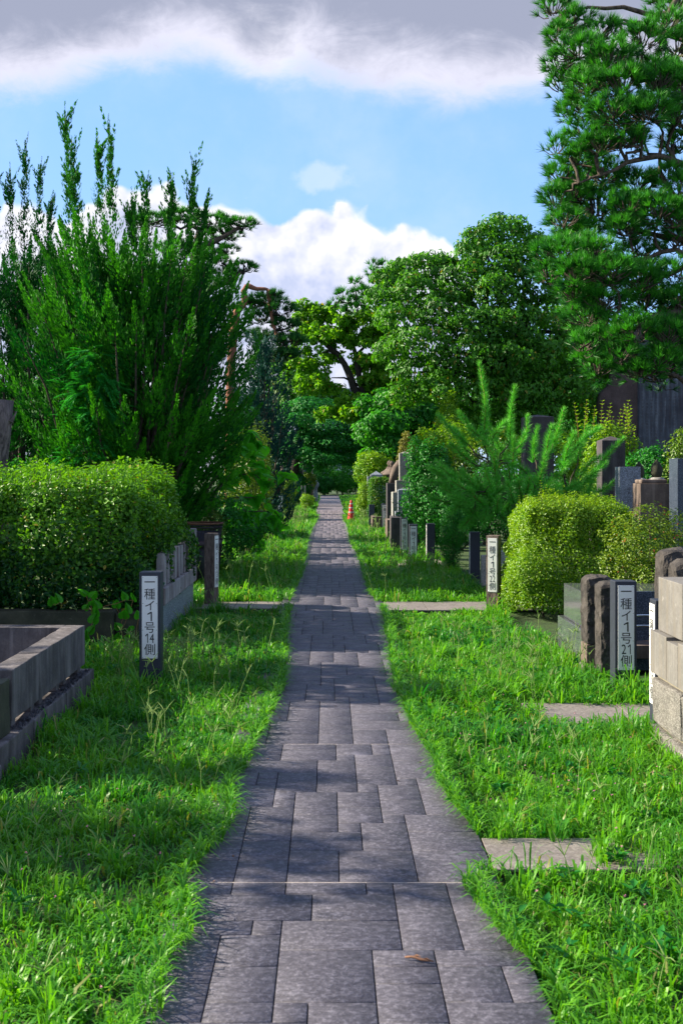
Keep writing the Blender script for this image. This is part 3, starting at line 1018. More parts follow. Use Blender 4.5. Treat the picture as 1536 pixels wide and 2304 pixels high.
def hedge_leaves(g_, x0, x1, y0, y1, z0, z1, n, L, Wd, amp=0.07, round_=0.12, top_extra=0.0, tint_top=0.25, inner=.3, front_only=False, tb=0.0):
    """leaves over a clipped, slightly lumpy box"""
    sx, sy, sz = x1 - x0, y1 - y0, z1 - z0
    A = np.array([sx * sy * 1.3, sx * sz, sx * sz * .35, sy * sz, sy * sz])
    f = rng.choice(5, n, p=A / A.sum())
    u, v = rng.random(n), rng.random(n)
    P = np.zeros((n, 3))
    N = np.zeros((n, 3))
    for i in range(5):
        m_ = f == i
        if i == 0: P[m_] = np.stack([x0 + u[m_] * sx, y0 + v[m_] * sy, np.full(m_.sum(), z1)], 1); N[m_] = (0, 0, 1)
        if i == 1: P[m_] = np.stack([x0 + u[m_] * sx, np.full(m_.sum(), y0), z0 + v[m_] * sz], 1); N[m_] = (0, -1, 0)
        if i == 2: P[m_] = np.stack([x0 + u[m_] * sx, np.full(m_.sum(), y1), z0 + v[m_] * sz], 1); N[m_] = (0, 1, 0)
        if i == 3: P[m_] = np.stack([np.full(m_.sum(), x0), y0 + u[m_] * sy, z0 + v[m_] * sz], 1); N[m_] = (-1, 0, 0)
        if i == 4: P[m_] = np.stack([np.full(m_.sum(), x1), y0 + u[m_] * sy, z0 + v[m_] * sz], 1); N[m_] = (1, 0, 0)
    # round the box off
    c = np.array([(x0 + x1) / 2, (y0 + y1) / 2, (z0 + z1) / 2])
    h = np.array([sx / 2, sy / 2, sz / 2])
    q = (P - c)
    core = np.clip(q, -(h - round_), h - round_)
    dlt = q - core
    dn = np.linalg.norm(dlt, axis=1, keepdims=True)
    N = unit(np.where(dn > 1e-6, dlt, N))
    P = c + core + N * np.minimum(dn, round_)
    lum = (vnoise(P[:, 0] + P[:, 1] * .7, P[:, 2] * 1.0 + P[:, 1] * .4, 2.6, 5) - .5) * 2 * amp + (vnoise(P[:, 0] - P[:, 1], P[:, 2] + P[:, 0] * .3, 7, 6) - .5) * amp
    depth = np.where(rng.random(n) < inner, rng.uniform(.05, .22, n), rng.uniform(-.02, .04, n))
    P = P + N * (lum - depth)[:, None]
    P[:, 2] += np.maximum(N[:, 2], 0) * rng.random(n) ** 3 * top_extra
    m_ = P[:, 2] > z0 - 0.02
    P, N = P[m_], N[m_]
    k = len(P)
    Nn = unit(N + rdir(k) * .6 + np.array([0, 0, .25]))
    D = unit(np.cross(Nn, rdir(k)) + N * .45 + np.array([0, 0, .15]))
    s = rng.uniform(.65, 1.3, k)
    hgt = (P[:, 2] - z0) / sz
    tint = np.clip(.35 + tb + tint_top * (hgt - .5) + rng.normal(0, .22, k), 0, .92)  # tint climbs with height: sunlit top and shaded front painted into the leaves
    tint = np.where(rng.random(k) < .015, .99, tint)
    leaves(g_, P, D, Nn, L * s, Wd * s, tint=tint)


def sprigs(g_, stems, pts, L, Wd, h0, h1, step=0.03):
    """upright shoots sticking out of a hedge, with paired leaves"""
    for p in pts:
        h = random.uniform(h0, h1)
        a = np.array(p, dtype=float)
        b = a + np.array([random.gauss(0, .12) * h, random.gauss(0, .12) * h, h])
        tube(stems, bend(a - np.array([0, 0, .1]), b, 0, 0, 3), np.array([.003, .003, .0015]), 3, cap=False)
        k = max(4, int(h / step))
        t_s = np.linspace(0, 1, k)
        P = a + (b - a) * t_s[:, None]
        for sgn in (0, 1):
            an = np.arange(k) * 2.4 + sgn * np.pi
            D = np.stack([np.cos(an), np.sin(an), np.full(k, .7)], 1)
            leaves(g_, P, D, np.array([[0, 0, 1.]]) + rdir(k) * .3, L * (1.1 - .45 * t_s), Wd * (1.1 - .45 * t_s), tint=np.clip(.6 + .35 * t_s, 0, .92))


# --- cypress: twisted flame-like sprays
def flame(g_, a, b, r, n, tb=0.0, leaf=0.075, curve=0.12):
    a, b = np.array(a, dtype=float), np.array(b, dtype=float)
    ax = b - a
    L = np.linalg.norm(ax)
    ax /= L
    t = rng.random(n) ** 0.85
    rad = r * 1.28 * (np.clip(t / .22, 0, 1) ** .7) * (1 - t) ** 1.15 * (1 + .35 * np.sin(t * 19 + rng.uniform(0, 6)))
    q = rdir(n)
    q = unit(q - (q @ ax)[:, None] * ax)
    rr = rad * np.sqrt(rng.uniform(.25, 1, n))
    cen = a + ax * (t * L)[:, None]
    out_ = np.array([ax[0], ax[1], 0])
    cen += -out_ * (np.sin(t * np.pi) * curve * L)[:, None] * -1
    P = cen + q * rr[:, None]
    D = unit(ax * 1.15 + q * .5 + rdir(n) * .25 + np.array([0, 0, .35]))
    N = unit(q + rdir(n) * .4)
    sz = leaf * rng.uniform(.6, 1.3, n) * (1 - .5 * t)
    leaves(g_, P, D, N, sz * 1.1, sz * .42, fold=.15, droop=.0, tint=np.clip(.08 + tb + .75 * t ** 2 * np.clip(rr / r * 1.3, .4, 1) + rng.normal(0, .10, n), 0, 1))  # outer tips bright, core dark: lit edges and inner shade painted as tint


def cypress(name, label, base, prof, n, spires, leafm, fl=(.9, 1.5), fr=.19, per=330, tb=0.0, leaf=.075, squash=1.0, extra=0):
    """prof: (height, radius) pairs; spires: (x, y, ztop, length) tall leaders, relative to the base"""
    t = thing(name, label, 'conifer', base)
    pz, pr = zip(*prof)
    g_, b_ = G(), G()
    for i in range(n):
        z = random.uniform(pz[0], pz[-1])
        rr = np.interp(z, pz, pr)
        u = math.sqrt(random.uniform(.25, 1)) if i % 4 else random.uniform(.1, .6)
        ph = random.uniform(0, 2 * math.pi)
        o_ = np.array([math.cos(ph), math.sin(ph) * squash, 0]) 
        tip = o_ * rr * u + np.array([0, 0, z])
        ln = random.uniform(*fl)
        k = 1.15 * u * (1.2 - .55 * z / pz[-1])
        d = unit((o_ * k + np.array([random.gauss(0, .12), random.gauss(0, .12), 1.0]))[None])[0]
        flame(g_, tip - d * ln, tip, fr * random.uniform(.7, 1.25), int(per * ln * random.uniform(.8, 1.1)), tb + random.gauss(0, .13), leaf)
        if i % 3 == 0:
            tube(b_, bend((0, 0, .05), tip - d * .3, -.1, .03, 6), np.linspace(.05, .006, 6), 5, cap=False)
    for i in range(extra):
        z = random.uniform(pz[-1] - 1.1, pz[-1] + .15)
        ph = random.uniform(0, 6.28)
        rr = math.sqrt(random.random()) * pr[-1] * 1.1
        tip = np.array([math.cos(ph) * rr, math.sin(ph) * rr, z])
        flame(g_, tip - np.array([tip[0] * .25, tip[1] * .25, 1.0]), tip, fr, int(per * .8), tb + random.gauss(0, .12), leaf)
    for (x, y, zt, ln) in spires:
        tip = np.array([x, y, zt])
        flame(g_, tip - np.array([x * .12, y * .1, ln]), tip, .15, int(430 * ln), tb - .05, leaf * .72, curve=0)
        lead = tip + np.array([random.gauss(0, .04), 0, .16])
        tube(b_, bend(tip - np.array([0, 0, .3]), lead, 0, .006, 5), np.linspace(.008, .002, 5), 4, cap=False)
        flame(g_, tip - np.array([0, 0, .12]), lead, .022, 26, tb, leaf * .5, curve=0)
        for j in range(16):
            f = random.uniform(.08, .8)
            s = tip - np.array([x * .12, y * .1, ln]) * f
            d = unit(np.array([[random.gauss(0, .33), random.gauss(0, .33), 1]]))[0]
            flame(g_, s, s + d * random.uniform(.16, .48), .036, 52, tb, leaf * .85, curve=0)
    tube(b_, bend((0, 0, -.05), (0, 0, pz[-1] * .8), 0, .03, 6), np.linspace(.14, .04, 6), 8)
    b_.build('trunk', M['bark'], t, smooth=True)
    g_.build('crown', M[leafm], t)
    return t


# ------------------------------------------------------------------ left side: near plots
def fence_part(name, x0, x1, y0, y1, z0, z1, m, parent, **kw):
    px, py, pz = parent.location
    return block(name, (x0 + x1) / 2 - px, (y0 + y1) / 2 - py, z0 - pz, x1 - x0, y1 - y0, z1 - z0, M[m], parent, **kw)


# the open stone-kerbed plot at the left edge
t = thing('grave_plot_kerb', 'low grave plot kerb of dark weathered stone at the left edge', 'plot kerb', (-1.9, 7.0, 0))
for i, (y0, y1) in enumerate(((5.95, 6.52), (6.525, 7.12), (7.125, 7.72))):
    fence_part('cap_stone', -1.90, -1.765, y0, y1, .21, .495, 'stone_plot', t, bevel=.006, rough=.006, cuts=2, seed=i)
    for yy in (y0 + .05, y1 - .13):
        fence_part('spacer', -1.885, -1.785, yy, yy + .08, .165, .208, 'stone_plot', t, bevel=.003)
fence_part('cap_stone', -4.6, -1.905, 7.585, 7.72, .21, .495, 'stone_plot', t, bevel=.006, rough=.006, cuts=2, seed=7)
for i, (y0, y1) in enumerate(((5.5, 6.20), (6.205, 6.98), (6.985, 7.80))):
    fence_part('base_stone', -1.93, -1.715, y0, y1, -.06, .16, 'stone_plot', t, bevel=.008, rough=.008, cuts=2, seed=10 + i)
fence_part('base_stone', -4.6, -1.935, 7.55, 7.80, -.06, .16, 'stone_plot', t, bevel=.006)
fence_part('corner_post', -1.905, -1.765, 5.72, 5.90, .16, .46, 'stone_moss', t, bevel=.006, rough=.01, cuts=2)
fence_part('base_stone', -1.95, -1.68, 5.1, 5.48, -.06, .10, 'stone_plot', t, bevel=.008, rough=.008, cuts=2, seed=17)
gr = G()
for _ in range(260):
    yy = random.uniform(5.95, 7.75)
    c0_ = np.array([random.uniform(-1.775, -1.725), yy - 7.0, .163]) - np.array([-1.9, 0, 0])
    d = rdir(5) * random.uniform(.006, .013)
    V = np.concatenate([c0_ + d, [c0_ + np.array([0, 0, .012])]])
    gr.add(V, [(0, 1, 5), (1, 2, 5), (2, 3, 5), (3, 4, 5), (4, 0, 5), (0, 1, 2), (2, 3, 4)])
tag(gr.build('gravel', M['gravel'], t), kind='stuff')
sheet('gravel_bed', -4.6, -1.95, 5.2, 7.54, .05, .12, M['gravel'])['label'] = 'grey gravel bed inside the plot kerb at the left edge'

# mossy kerb under the big hedge
t = thing('hedge_kerb', 'long mossy stone kerb under the big left hedge', 'kerb', (-3, 9.85, 0))
for i, (x0, x1) in enumerate(((-5.2, -3.6), (-3.595, -1.97))):
    fence_part('kerb_stone', x0, x1, 9.75, 9.95, .0, .325, 'stone_moss', t, bevel=.008, rough=.012, cuts=3, seed=20 + i)
fence_part('footing', -5.2, -1.76, 9.70, 9.98, -.08, -.002, 'stone_moss', t, bevel=.006, rough=.01, cuts=2)
fence_part('corner_block', -1.96, -1.70, 9.8, 10.35, -.05, .30, 'stone_moss', t, bevel=.01, rough=.015, cuts=2, seed=31)

# stone fence along the path side of the hedge
t = thing('stone_fence', 'low pale stone fence with pickets, streaked brown, below the left hedge', 'fence', (-1.66, 11.5, 0))
for i in range(3):
    fence_part('wall_slab', -1.73, -1.62, 10.36 + i * .8, 11.155 + i * .8, -.05, .30, 'granite_blue', t, bevel=.006, rough=.004, cuts=1)
for i in range(3):
    fence_part('rail', -1.75, -1.585, 10.33 + i * .83, 11.155 + i * .83, .305, .47, 'stone_fence', t, bevel=.008)
for i in range(9):
    fence_part('picket', -1.70, -1.615, 10.50 + i * .24, 10.63 + i * .24, .475, .80 - (i % 3) * .004, 'stone_fence', t, bevel=.008)
fence_part('end_pillar', -1.74, -1.585, 12.66, 12.80, .475, .925, 'stone_fence', t, bevel=.01)

# the big hedge
t = thing('clipped_hedge', 'large clipped hedge with yellow-lit top on the stone kerb at the left', 'hedge', (-3.3, 11.3, 0))
gh, gb = G(), G()
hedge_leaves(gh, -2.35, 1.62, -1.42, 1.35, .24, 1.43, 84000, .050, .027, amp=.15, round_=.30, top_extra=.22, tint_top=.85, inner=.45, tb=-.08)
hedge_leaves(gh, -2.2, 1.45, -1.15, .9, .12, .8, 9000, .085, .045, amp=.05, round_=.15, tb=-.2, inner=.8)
pts = [(random.uniform(-2.2, 1.5), random.uniform(-1.3, 1.2), 1.42 + random.gauss(0, .03)) for _ in range(620)]
sprigs(gh, gb, pts, .055, .026, .06, .27)
sprigs(gh, gb, [(-.02 + random.gauss(-1.38, .05), -1.0 + random.gauss(0, .1), 1.5) for _ in range(9)], .05, .024, .25, .5)
for i in range(26):
    a = (random.uniform(-2.2, 1.4), random.uniform(-1.1, 1.1), 0.05)
    tube(gb, bend(a, (a[0] + random.gauss(0, .2), a[1] + random.gauss(0, .2), 1.3), 0, .04, 5), np.linspace(.02, .008, 5), 5, cap=False)
gb.build('stems', M['bark_dark'], t)
gh.build('foliage', M['hedge'], t)


# heart-shaped broad leaf
def heart_leaf(name, m, L=1.0):
    out_ = [(0, 0), (.22, -.10), (.43, .02), (.50, .25), (.42, .52), (.22, .80), (0, 1.08)]
    g_ = G()
    V = [(0, y * L, .02 * L) for y in (0, .25, .55, .8)]
    Rr = [(x * L, y * L, (.13 * x - .20 * y * y * .7) * L) for x, y in out_]
    Lf = [(-x * L, y * L, (.13 * x - .20 * y * y * .7) * L) for x, y in out_]
    mid = [(0, y * L, (-.20 * y * y * .7 - .015) * L) for y in (.25, .55, .8)]
    V = Rr + Lf[1:-1] + mid
    # indices
    r_ = list(range(7))
    l_ = [0] + list(range(7, 12)) + [6]
    m1, m2, m3 = 12, 13, 14
    T_ = []
    for s in (r_, l_):
        T_ += [(0, s[1], m1), (s[1], s[2], m1), (s[2], s[3], m1), (m1, s[3], m2), (s[3], s[4], m2), (s[4], s[5], m3), (s[4], m3, m2), (s[5], s[6], m3)]
    g_.add(V, T_, None)
    return g_.mesh(name, m, smooth=True)


ivy = heart_leaf('leaf', M['big_leaf'], .085)
t = thing('climbing_vine', 'bright creeper with heart leaves hanging over the mossy kerb', 'vine', (-2.1, 9.65, 0))
gv = G()
vine = [(195, 1340), (205, 1362), (212, 1385), (208, 1402), (200, 1425), (192, 1440), (190, 1455), (262, 1368), (278, 1392), (270, 1415), (285, 1440), (296, 1420), (262, 1445), (290, 1380), (300, 1350), (283, 1350), (222, 1370), (190, 1372), (205, 1345), (300, 1450), (312, 1392), (330, 1420), (120, 1362), (135, 1356)]
prev = None
for i, (px, py) in enumerate(vine):
    y = 9.64 if px < 260 else 9.74
    p = np.array([X(px, y) + 2.1, y - 9.65, Z(py, y)])
    link('leaf', ivy, t, p, (R(random.uniform(50, 95)), R(random.uniform(-35, 35)), R(random.uniform(140, 220))), (random.uniform(.8, 1.35),) * 3)
    if prev is not None and np.linalg.norm(p - prev) < .3: tube(gv, bend(prev, p, 0, .005, 4), .003, 4, cap=False)
    prev = p
tag(gv.build('stem', M['twig'], t), kind='stuff')

# old grey trunk at the left edge
t = thing('cut_trunk', 'grey weathered broken tree trunk at the left edge above the hedge', 'tree trunk', (-4.14, 12.0 + 1.2, 0))
g_ = G()
hh = Z(900, 13.2)
tube(g_, [(0, 0, -.05), (.03, 0, .8), (-.02, 0, 1.5), (.03, 0, 2.0), (.05, 0, hh)], [.23, .19, .18, .17, .185], 14, .22)
o = g_.build('trunk', M['bark_grey'], t, smooth=True)
g2 = G()
tube(g2, [(.1, -.02, hh - .32), (.24, -.06, hh - .26), (.30, -.06, hh - .14)], [.035, .025, .006], 6)
g2.build('branch_stub', M['bark_grey'], t)
g2 = G()
tube(g2, [(.1, -.05, hh - .22), (.26, -.08, hh - .28)], [.03, .008], 6)
g2.build('branch_stub', M['bark_grey'], t)


# ------------------------------------------------------------------ numbered posts
def glyph_mesh(ch):
    cu = bpy.data.curves.new('glyph', 'FONT')
    cu.body = ch
    cu.size = 1.0
    cu.resolution_u = 3
    cu.offset = 0.0
    ob = bpy.data.objects.new('glyph', cu)
    C.objects.link(ob)
    dg = bpy.context.evaluated_depsgraph_get()
    me = bpy.data.meshes.new_from_object(ob.evaluated_get(dg))
    bpy.data.objects.remove(ob)
    bpy.data.curves.remove(cu)
    V = np.array([v.co[:] for v in me.vertices])
    me.calc_loop_triangles()
    T_ = np.array([tuple(l.vertices) for l in me.loop_triangles])
    bpy.data.meshes.remove(me)
    V[:, :2] -= (V[:, :2].max(0) + V[:, :2].min(0)) / 2
    return V, T_


GL = {}


def digit_one():
    V = np.array([(.30, -.5), (.42, -.5), (.42, .5), (.30, .5), (.0, .30), (.0, .17), (.30, .34)]) - np.array([.21, 0])
    return np.c_[V * .7, np.zeros(7)], np.array([(0, 1, 2), (0, 2, 3), (4, 5, 6), (4, 6, 3)])


def number(txt):
    Vs, Ts, n0, x = [], [], 0, 0.0
    for ch in txt:
        V, T_ = digit_one() if ch == '1' else glyph_mesh(ch)
        V = V.copy()
        V[:, 1] = V[:, 1] / (V[:, 1].max() - V[:, 1].min()) * .7
        wd_ = .30 if ch == '1' else .42
        V[:, 0] = V[:, 0] / (V[:, 0].max() - V[:, 0].min()) * (wd_ - (.07 if ch != '1' else .08)) + x + wd_ / 2
        x += wd_ + .06
        Vs.append(V)
        Ts.append(T_ + n0)
        n0 += len(V)
    V = np.concatenate(Vs)
    V[:, 0] -= (V[:, 0].max() + V[:, 0].min()) / 2
    return V, np.concatenate(Ts)



def glyph(ch):
    if ch not in GL: GL[ch] = number(ch) if ch[0].isdigit() else glyph_mesh(ch)
    return GL[ch]


ROWS_ = {'一': (.07, .078, .008), '種': (.217, .082, .082), 'イ': (.356, .066, .072), '1': (.49, .034, .070), '号': (.624, .076, .080), 'N': (.753, .080, .070), '側': (.889, .082, .084)}


def number_post(x, y, h, num, label, rz=0.0, face=0.0, m='post_navy', w_=.16, foot=0.0, faded=False, gap=.015, plate_l=.62):
    """rz turns the post; the plate sits on the side at angle face (0 = towards the camera, -90 = left side)"""
    t = thing('number_post', label, 'number post', (x, y, 0), rz, 'numbered plot posts')
    block('post', 0, 0, -.08, w_, w_ * .9, h + .08, M[m], t, bevel=.006)
    fr = R(face)
    half = w_ * .45 if abs(face) < 10 else w_ * .5
    n = np.array([math.sin(fr), -math.cos(fr), 0])
    s = np.array([math.cos(fr), math.sin(fr), 0])
    pl = plate_l
    pw = w_ * .74
    zc = h - .028 - pl / 2
    me = block_mesh('plate', pw, .004, pl, M['plate'], bevel=.0012)
    link('plate', me, t, tuple(n * (half + .0022) + np.array([0, 0, zc - pl / 2])), (0, 0, fr))
    for ch, (f, gw, gh_) in ROWS_.items():
        tx = num if ch == 'N' else ch
        if ch == 'N': gw = .066 if len(num) > 1 else .036
        V, T_ = glyph(tx)
        ex = V[:, :2].max(0) - V[:, :2].min(0)
        sc = pl / .62
        gy = V[:, 1] / ex[1] * gh_ * sc
        gx = V[:, 0] / ex[0] * gw * (pw / .118)
        c_ = n * (half + .0058) + np.array([0, 0, zc + pl / 2 - f * pl])
        g_ = G()
        g_.add(c_ + np.outer(gx, s) + np.outer(gy, [0, 0, 1.]), T_)
        tag(g_.build('character', M['ink'], t), kind='stuff')
    for a in (-.43, .43):
        for b in (.485, .17, -.155, -.485):
            c_ = n * (half + .005) + s * a * pw + np.array([0, 0, zc + b * pl])
            g2 = G()
            an = np.linspace(0, 2 * np.pi, 6, endpoint=False)
            V = np.concatenate([c_ + np.outer(np.cos(an) * .0035, s) + np.outer(np.sin(an) * .0035, [0, 0, 1.]), [c_ + n * .003]])
            g2.add(V, [(i, (i + 1) % 6, 6) for i in range(6)])
            g2.build('screw', M['steel'], t)
    return t


number_post(X(341, 8.1), 8.1, .845, '14', 'dark post with white plate numbered 14 left of the path')
number_post(X(1401, 7.87), 7.87, .80, '21', 'dark post with white plate numbered 21 between black rough stones and pale wall')
number_post(X(1107, 12.4), 12.3, .87, '22', 'brown post with white plate numbered 22 beside the side path', m='post_brown', w_=.145, rz=R(-22))
number_post(X(928, 18.5), 18.4, .70, '25', 'dark post with white plate numbered 25, front one of a close pair', w_=.15)
number_post(X(909, 21.0), 21.0, .71, '24', 'dark post half hidden behind the post numbered 25', w_=.15)
number_post(X(864, 29.5), 29.3, .73, '28', 'small distant post with white plate before the round box bush', w_=.15)
number_post(X(568, 22.8), 22.8, .72, '12', 'post with white plate numbered 12 peeping out under the big leaves', w_=.14)
number_post(X(612, 33), 33.0, .78, '10', 'distant white-plated post beside a grey stone, left one of two', w_=.14)
number_post(X(631, 34), 34.0, .86, '9', 'distant dark post with white plate, right one of two on the left', w_=.17)
number_post(X(657, 41), 41.0, .6, '8', 'farthest tiny white-plated post left of the path', w_=.15)
number_post(-1.42, 12.9, .86, '13', 'brown wooden-looking post by the wire bin, its plate turned to the path', rz=R(-20), face=90, m='post_brown', w_=.135)
number_post(2.075, 6.62, .81, '20', 'dark post with plate turned to the path at the end of the pale wall', face=-90, w_=.14)
number_post(X(1067, 16.4), 16.4, .68, '23', 'black post with plate turned aside at the foot of the young pine', face=-90, w_=.15)
number_post(X(968, 18.7), 18.7, .70, '26', 'dark post with plate turned aside between dark shrub and round bush', face=-90, w_=.14)

# ------------------------------------------------------------------ wire bin
t = thing('wire_bin', 'dark round wire mesh bin with rusty rim behind the brown post', 'bin', (X(455, 15.2), 15.2, 0))
zt = Z(1177, 15.2)
ang = np.linspace(0, 2 * np.pi, 29)
for nm, z, r_, th, m in (('rim', zt, .295, .014, 'rust'), ('hoop', zt - .05, .285, .008, 'metal_dark'), ('hoop', .05, .20, .01, 'metal_dark')):
    g_ = G()
    tube(g_, np.stack([np.cos(ang) * r_, np.sin(ang) * r_, np.full(29, z)], 1), th, 6, cap=False)
    g_.build(nm, M[m], t, smooth=True)
lathe('band', [(.262, zt - .34), (.268, zt - .34), (.275, zt - .24), (.270, zt - .24), (.262, zt - .34)], M['metal_dark'], t, seg=28)
g_ = G()
for i in range(44):
    for sgn in (1, -1):
        a0 = i / 44 * 2 * np.pi
        s_ = np.linspace(0, 1, 8)
        aa = a0 + sgn * s_ * 1.1
        rr = .205 + (.288 - .205) * s_
        tube(g_, np.stack([np.cos(aa) * rr, np.sin(aa) * rr, .05 + s_ * (zt - .06)], 1), .0028, 3, cap=False)
tag(g_.build('mesh_wires', M['metal_dark'], t), kind='stuff')
for a in (200, 255, 310, 20, 80, 140):
    ca, sa = math.cos(R(a)), math.sin(R(a))
    g_ = G()
    tx = np.array([-sa, ca, 0])
    lo, hi = np.array([ca * .212, sa * .212, -.03]), np.array([ca * .285, sa * .285, zt - .22])
    n_ = np.array([ca, sa, 0]) * .008
    V = [lo - tx * .03, lo + tx * .03, hi + tx * .03, hi - tx * .03]
    V = V + [v + n_ for v in V]
    g_.add(V, None, [(0, 1, 2, 3), (4, 7, 6, 5), (0, 4, 5, 1), (1, 5, 6, 2), (2, 6, 7, 3), (3, 7, 4, 0)])
    g_.build('upright', M['metal_dark'], t)
lathe('bag', [(.0, .06), (.19, .06), (.235, .35), (.262, zt - .12), (.24, zt - .14), (.20, .4), (0, .3)], M['post_navy'], t, seg=18)

# ------------------------------------------------------------------ left plants
YA = 15.6
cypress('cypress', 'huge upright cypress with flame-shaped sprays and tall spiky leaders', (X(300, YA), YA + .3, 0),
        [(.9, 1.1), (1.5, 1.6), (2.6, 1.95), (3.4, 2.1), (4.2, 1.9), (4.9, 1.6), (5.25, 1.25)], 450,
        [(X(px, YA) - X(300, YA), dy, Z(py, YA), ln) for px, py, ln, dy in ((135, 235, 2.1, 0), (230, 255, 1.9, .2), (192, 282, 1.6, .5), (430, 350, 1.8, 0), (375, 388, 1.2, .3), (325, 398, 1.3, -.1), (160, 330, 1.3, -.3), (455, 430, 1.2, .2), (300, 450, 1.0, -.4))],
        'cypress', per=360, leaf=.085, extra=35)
YB = 17.5
cypress('cypress', 'dark upright cypress at the left edge behind the huge one', (X(20, YB), YB + .5, 0),
        [(.4, 1.2), (1.5, 1.6), (3.0, 1.8), (4.5, 1.5), (5.6, .9)], 200,
        [(X(px, YB) - X(20, YB), dy, Z(py, YB), ln) for px, py, ln, dy in ((38, 295, 2.2, 0), (62, 340, 1.8, .3), (3, 365, 1.8, 0), (-40, 330, 2.0, 0), (90, 430, 1.3, .2), (-90, 380, 1.8, .2))],
        'cypress_dark', per=400, extra=25)

# soft false cypress with drooping fans in front of the big cypress
bx, by = X(205, 14.6), 14.75
t = thing('false_cypress', 'pale green drooping fan-leaved conifer in front of the huge cypress', 'conifer', (bx, by, 0))
g_, g2 = G(), G()
tube(g2, bend((0, .5, -.05), (0, .6, 2.8), 0, .04, 7), np.linspace(.06, .015, 7), 7)
for i in range(340):
    z = random.uniform(1.1, 3.3)
    rr = np.interp(z, [1.1, 1.8, 2.6, 3.2, 3.5], [.42, .52, .42, .40, .28]) * (1 + .3 * math.sin(z * 5.0))
    ph = random.uniform(-math.pi, 0.3) if i % 5 else random.uniform(-3.1, 3.1)
    o_ = np.array([math.cos(ph), math.sin(ph) * .7, 0])
    st = np.array([0, .1, z]) + o_ * rr * random.uniform(.35, .9)
    d = unit((o_ * .8 + np.array([0, 0, random.uniform(-.6, .45)]) + np.array([random.gauss(0, .3), random.gauss(0, .3), 0]))[None])[0]
    ln = random.uniform(.15, .30)
    sd_ = unit(np.cross(d, [0, 0, 1])[None])[0]
    k = 11
    tt_ = np.linspace(0, 1, k)
    ctr = st + d * (tt_ * ln)[:, None]
    ctr[:, 2] -= tt_ ** 2 * .07
    tb_ = random.gauss(.5, .15)
    for sg in (-1, 1):
        leaves(g_, ctr, d * .7 + sd_ * sg * .8 + np.array([0, 0, -.15]), np.array([[0, 0, 1.]]) + rdir(k) * .35, ln * .42 * (1 - .7 * tt_) + .02, .020, fold=.1, tint=np.clip(tb_ + rng.normal(0, .12, k), 0, 1))
    leaves(g_, ctr[-1:], d[None], np.array([[0, 0, 1.]]), .05, .016, tint=np.array([tb_]))
g2.build('trunk', M['bark'], t, smooth=True)
g_.build('fans', M['false_cypress'], t)

# small golden bush above the bin
shrub('golden_bush', 'small golden-green bush of fine twigs right behind the wire bin', X(452, 16.6), 16.8, .78, .7, .35, 1.45, 9000, .03, .012, 'azalea', nb=7, seed=4, up=.8, tb=.15)

# large soft leaves reaching over the grass
YM = 17.6
t = thing('big_leaf_tree', 'young tree with very large heart-shaped leaves reaching over the grass', 'tree', (X(470, YM), YM + .3, 0))
big = heart_leaf('leaf', M['big_leaf'], .25)
big2 = heart_leaf('leaf', M['big_leaf'], .20)
big2.attributes['tint'].data.foreach_set('value', np.full(len(big2.vertices), .95, dtype=np.float32))
bx, by = X(470, YM), YM + .3
twigs = [[(470, 1200), (500, 1080), (560, 1035), (640, 1075)], [(470, 1150), (520, 1120), (590, 1120), (640, 1180)], [(470, 1200), (520, 1160), (560, 1190), (590, 1240)],
         [(470, 1100), (500, 1000), (530, 950), (545, 915)], [(480, 1060), (520, 985), (570, 970), (585, 1000)], [(475, 1090), (495, 1040), (540, 1010), (575, 1020)], [(475, 1110), (520, 1070), (570, 1065), (600, 1090)], [(480, 1180), (530, 1150), (600, 1150), (630, 1195)]]
gt = G()
tube(gt, bend((0, 0, -.05), (0, 0, 1.2), 0, .03, 6), np.linspace(.05, .025, 6), 7)
for kk, tw_ in enumerate(twigs):
    dy = random.uniform(-.35, .25)
    pts = np.array([(X(px, YM) - bx, dy * i / 2 - .2, Z(py, YM)) for i, (px, py) in enumerate(tw_)])
    ts = np.linspace(0, 3, 12)
    pl = np.stack([np.interp(ts, range(4), pts[:, j]) for j in range(3)], 1)
    tube(gt, pl, np.linspace(.016, .004, 12), 5, cap=False)
    for j in range(2, 12):
        for rep in range(2 if j > 3 else 1):
            d = random.uniform(0, 2 * math.pi)
            o_ = np.array([random.gauss(0, .05), random.gauss(0, .05), random.uniform(-.05, .06)])
            p = pl[j] + o_
            tube(gt, bend(pl[j], p, 0, 0, 3), .0025, 3, cap=False)
            link('leaf', big if random.random() < .65 else big2, t, p, (R(random.uniform(-62, -5)), R(random.uniform(-28, 28)), R(random.gauss(-90, 75)) + (math.pi if random.random() < .15 else 0)), (random.uniform(.65, 1.15),) * 3)
gt.build('trunk', M['bark'], t, smooth=True)

shrub('shrub', 'tall yellow-green small-leaved shrub behind the big soft leaves', X(555, 20.5), 20.6, 1.25, 1.2, .3, 2.65, 15000, .055, .026, 'photinia', nb=12, seed=6, tb=.1)
shrub('shrub', 'dark low shrub under the big soft leaves on the left', X(545, 20), 19.8, 1.3, 1.0, .0, 1.2, 8000, .055, .028, 'camellia', nb=8, seed=7)
shrub('shrub', 'dark leafy undergrowth at the foot of the huge cypress', X(330, 16), 17.2, 3.6, 1.2, .0, 1.7, 14000, .07, .035, 'camellia', nb=12, seed=8)
shrub('shrub', 'dark undergrowth behind the grey trunk at the left edge', X(40, 16), 16.0, 2.4, 1.2, .0, 2.1, 9000, .08, .04, 'camellia', nb=10, seed=9)

# blue-green conifer
YC = 25
cypress('blue_green_conifer', 'blue-green soft conifer beside the huge cypress', (X(585, YC), YC, 0), [(.6, 1.1), (2.0, 1.15), (3.2, 1.0), (4.2, .75), (4.9, .35)], 150, [], 'bluegreen', fl=(.6, 1.0), fr=.17, per=260, leaf=.09)


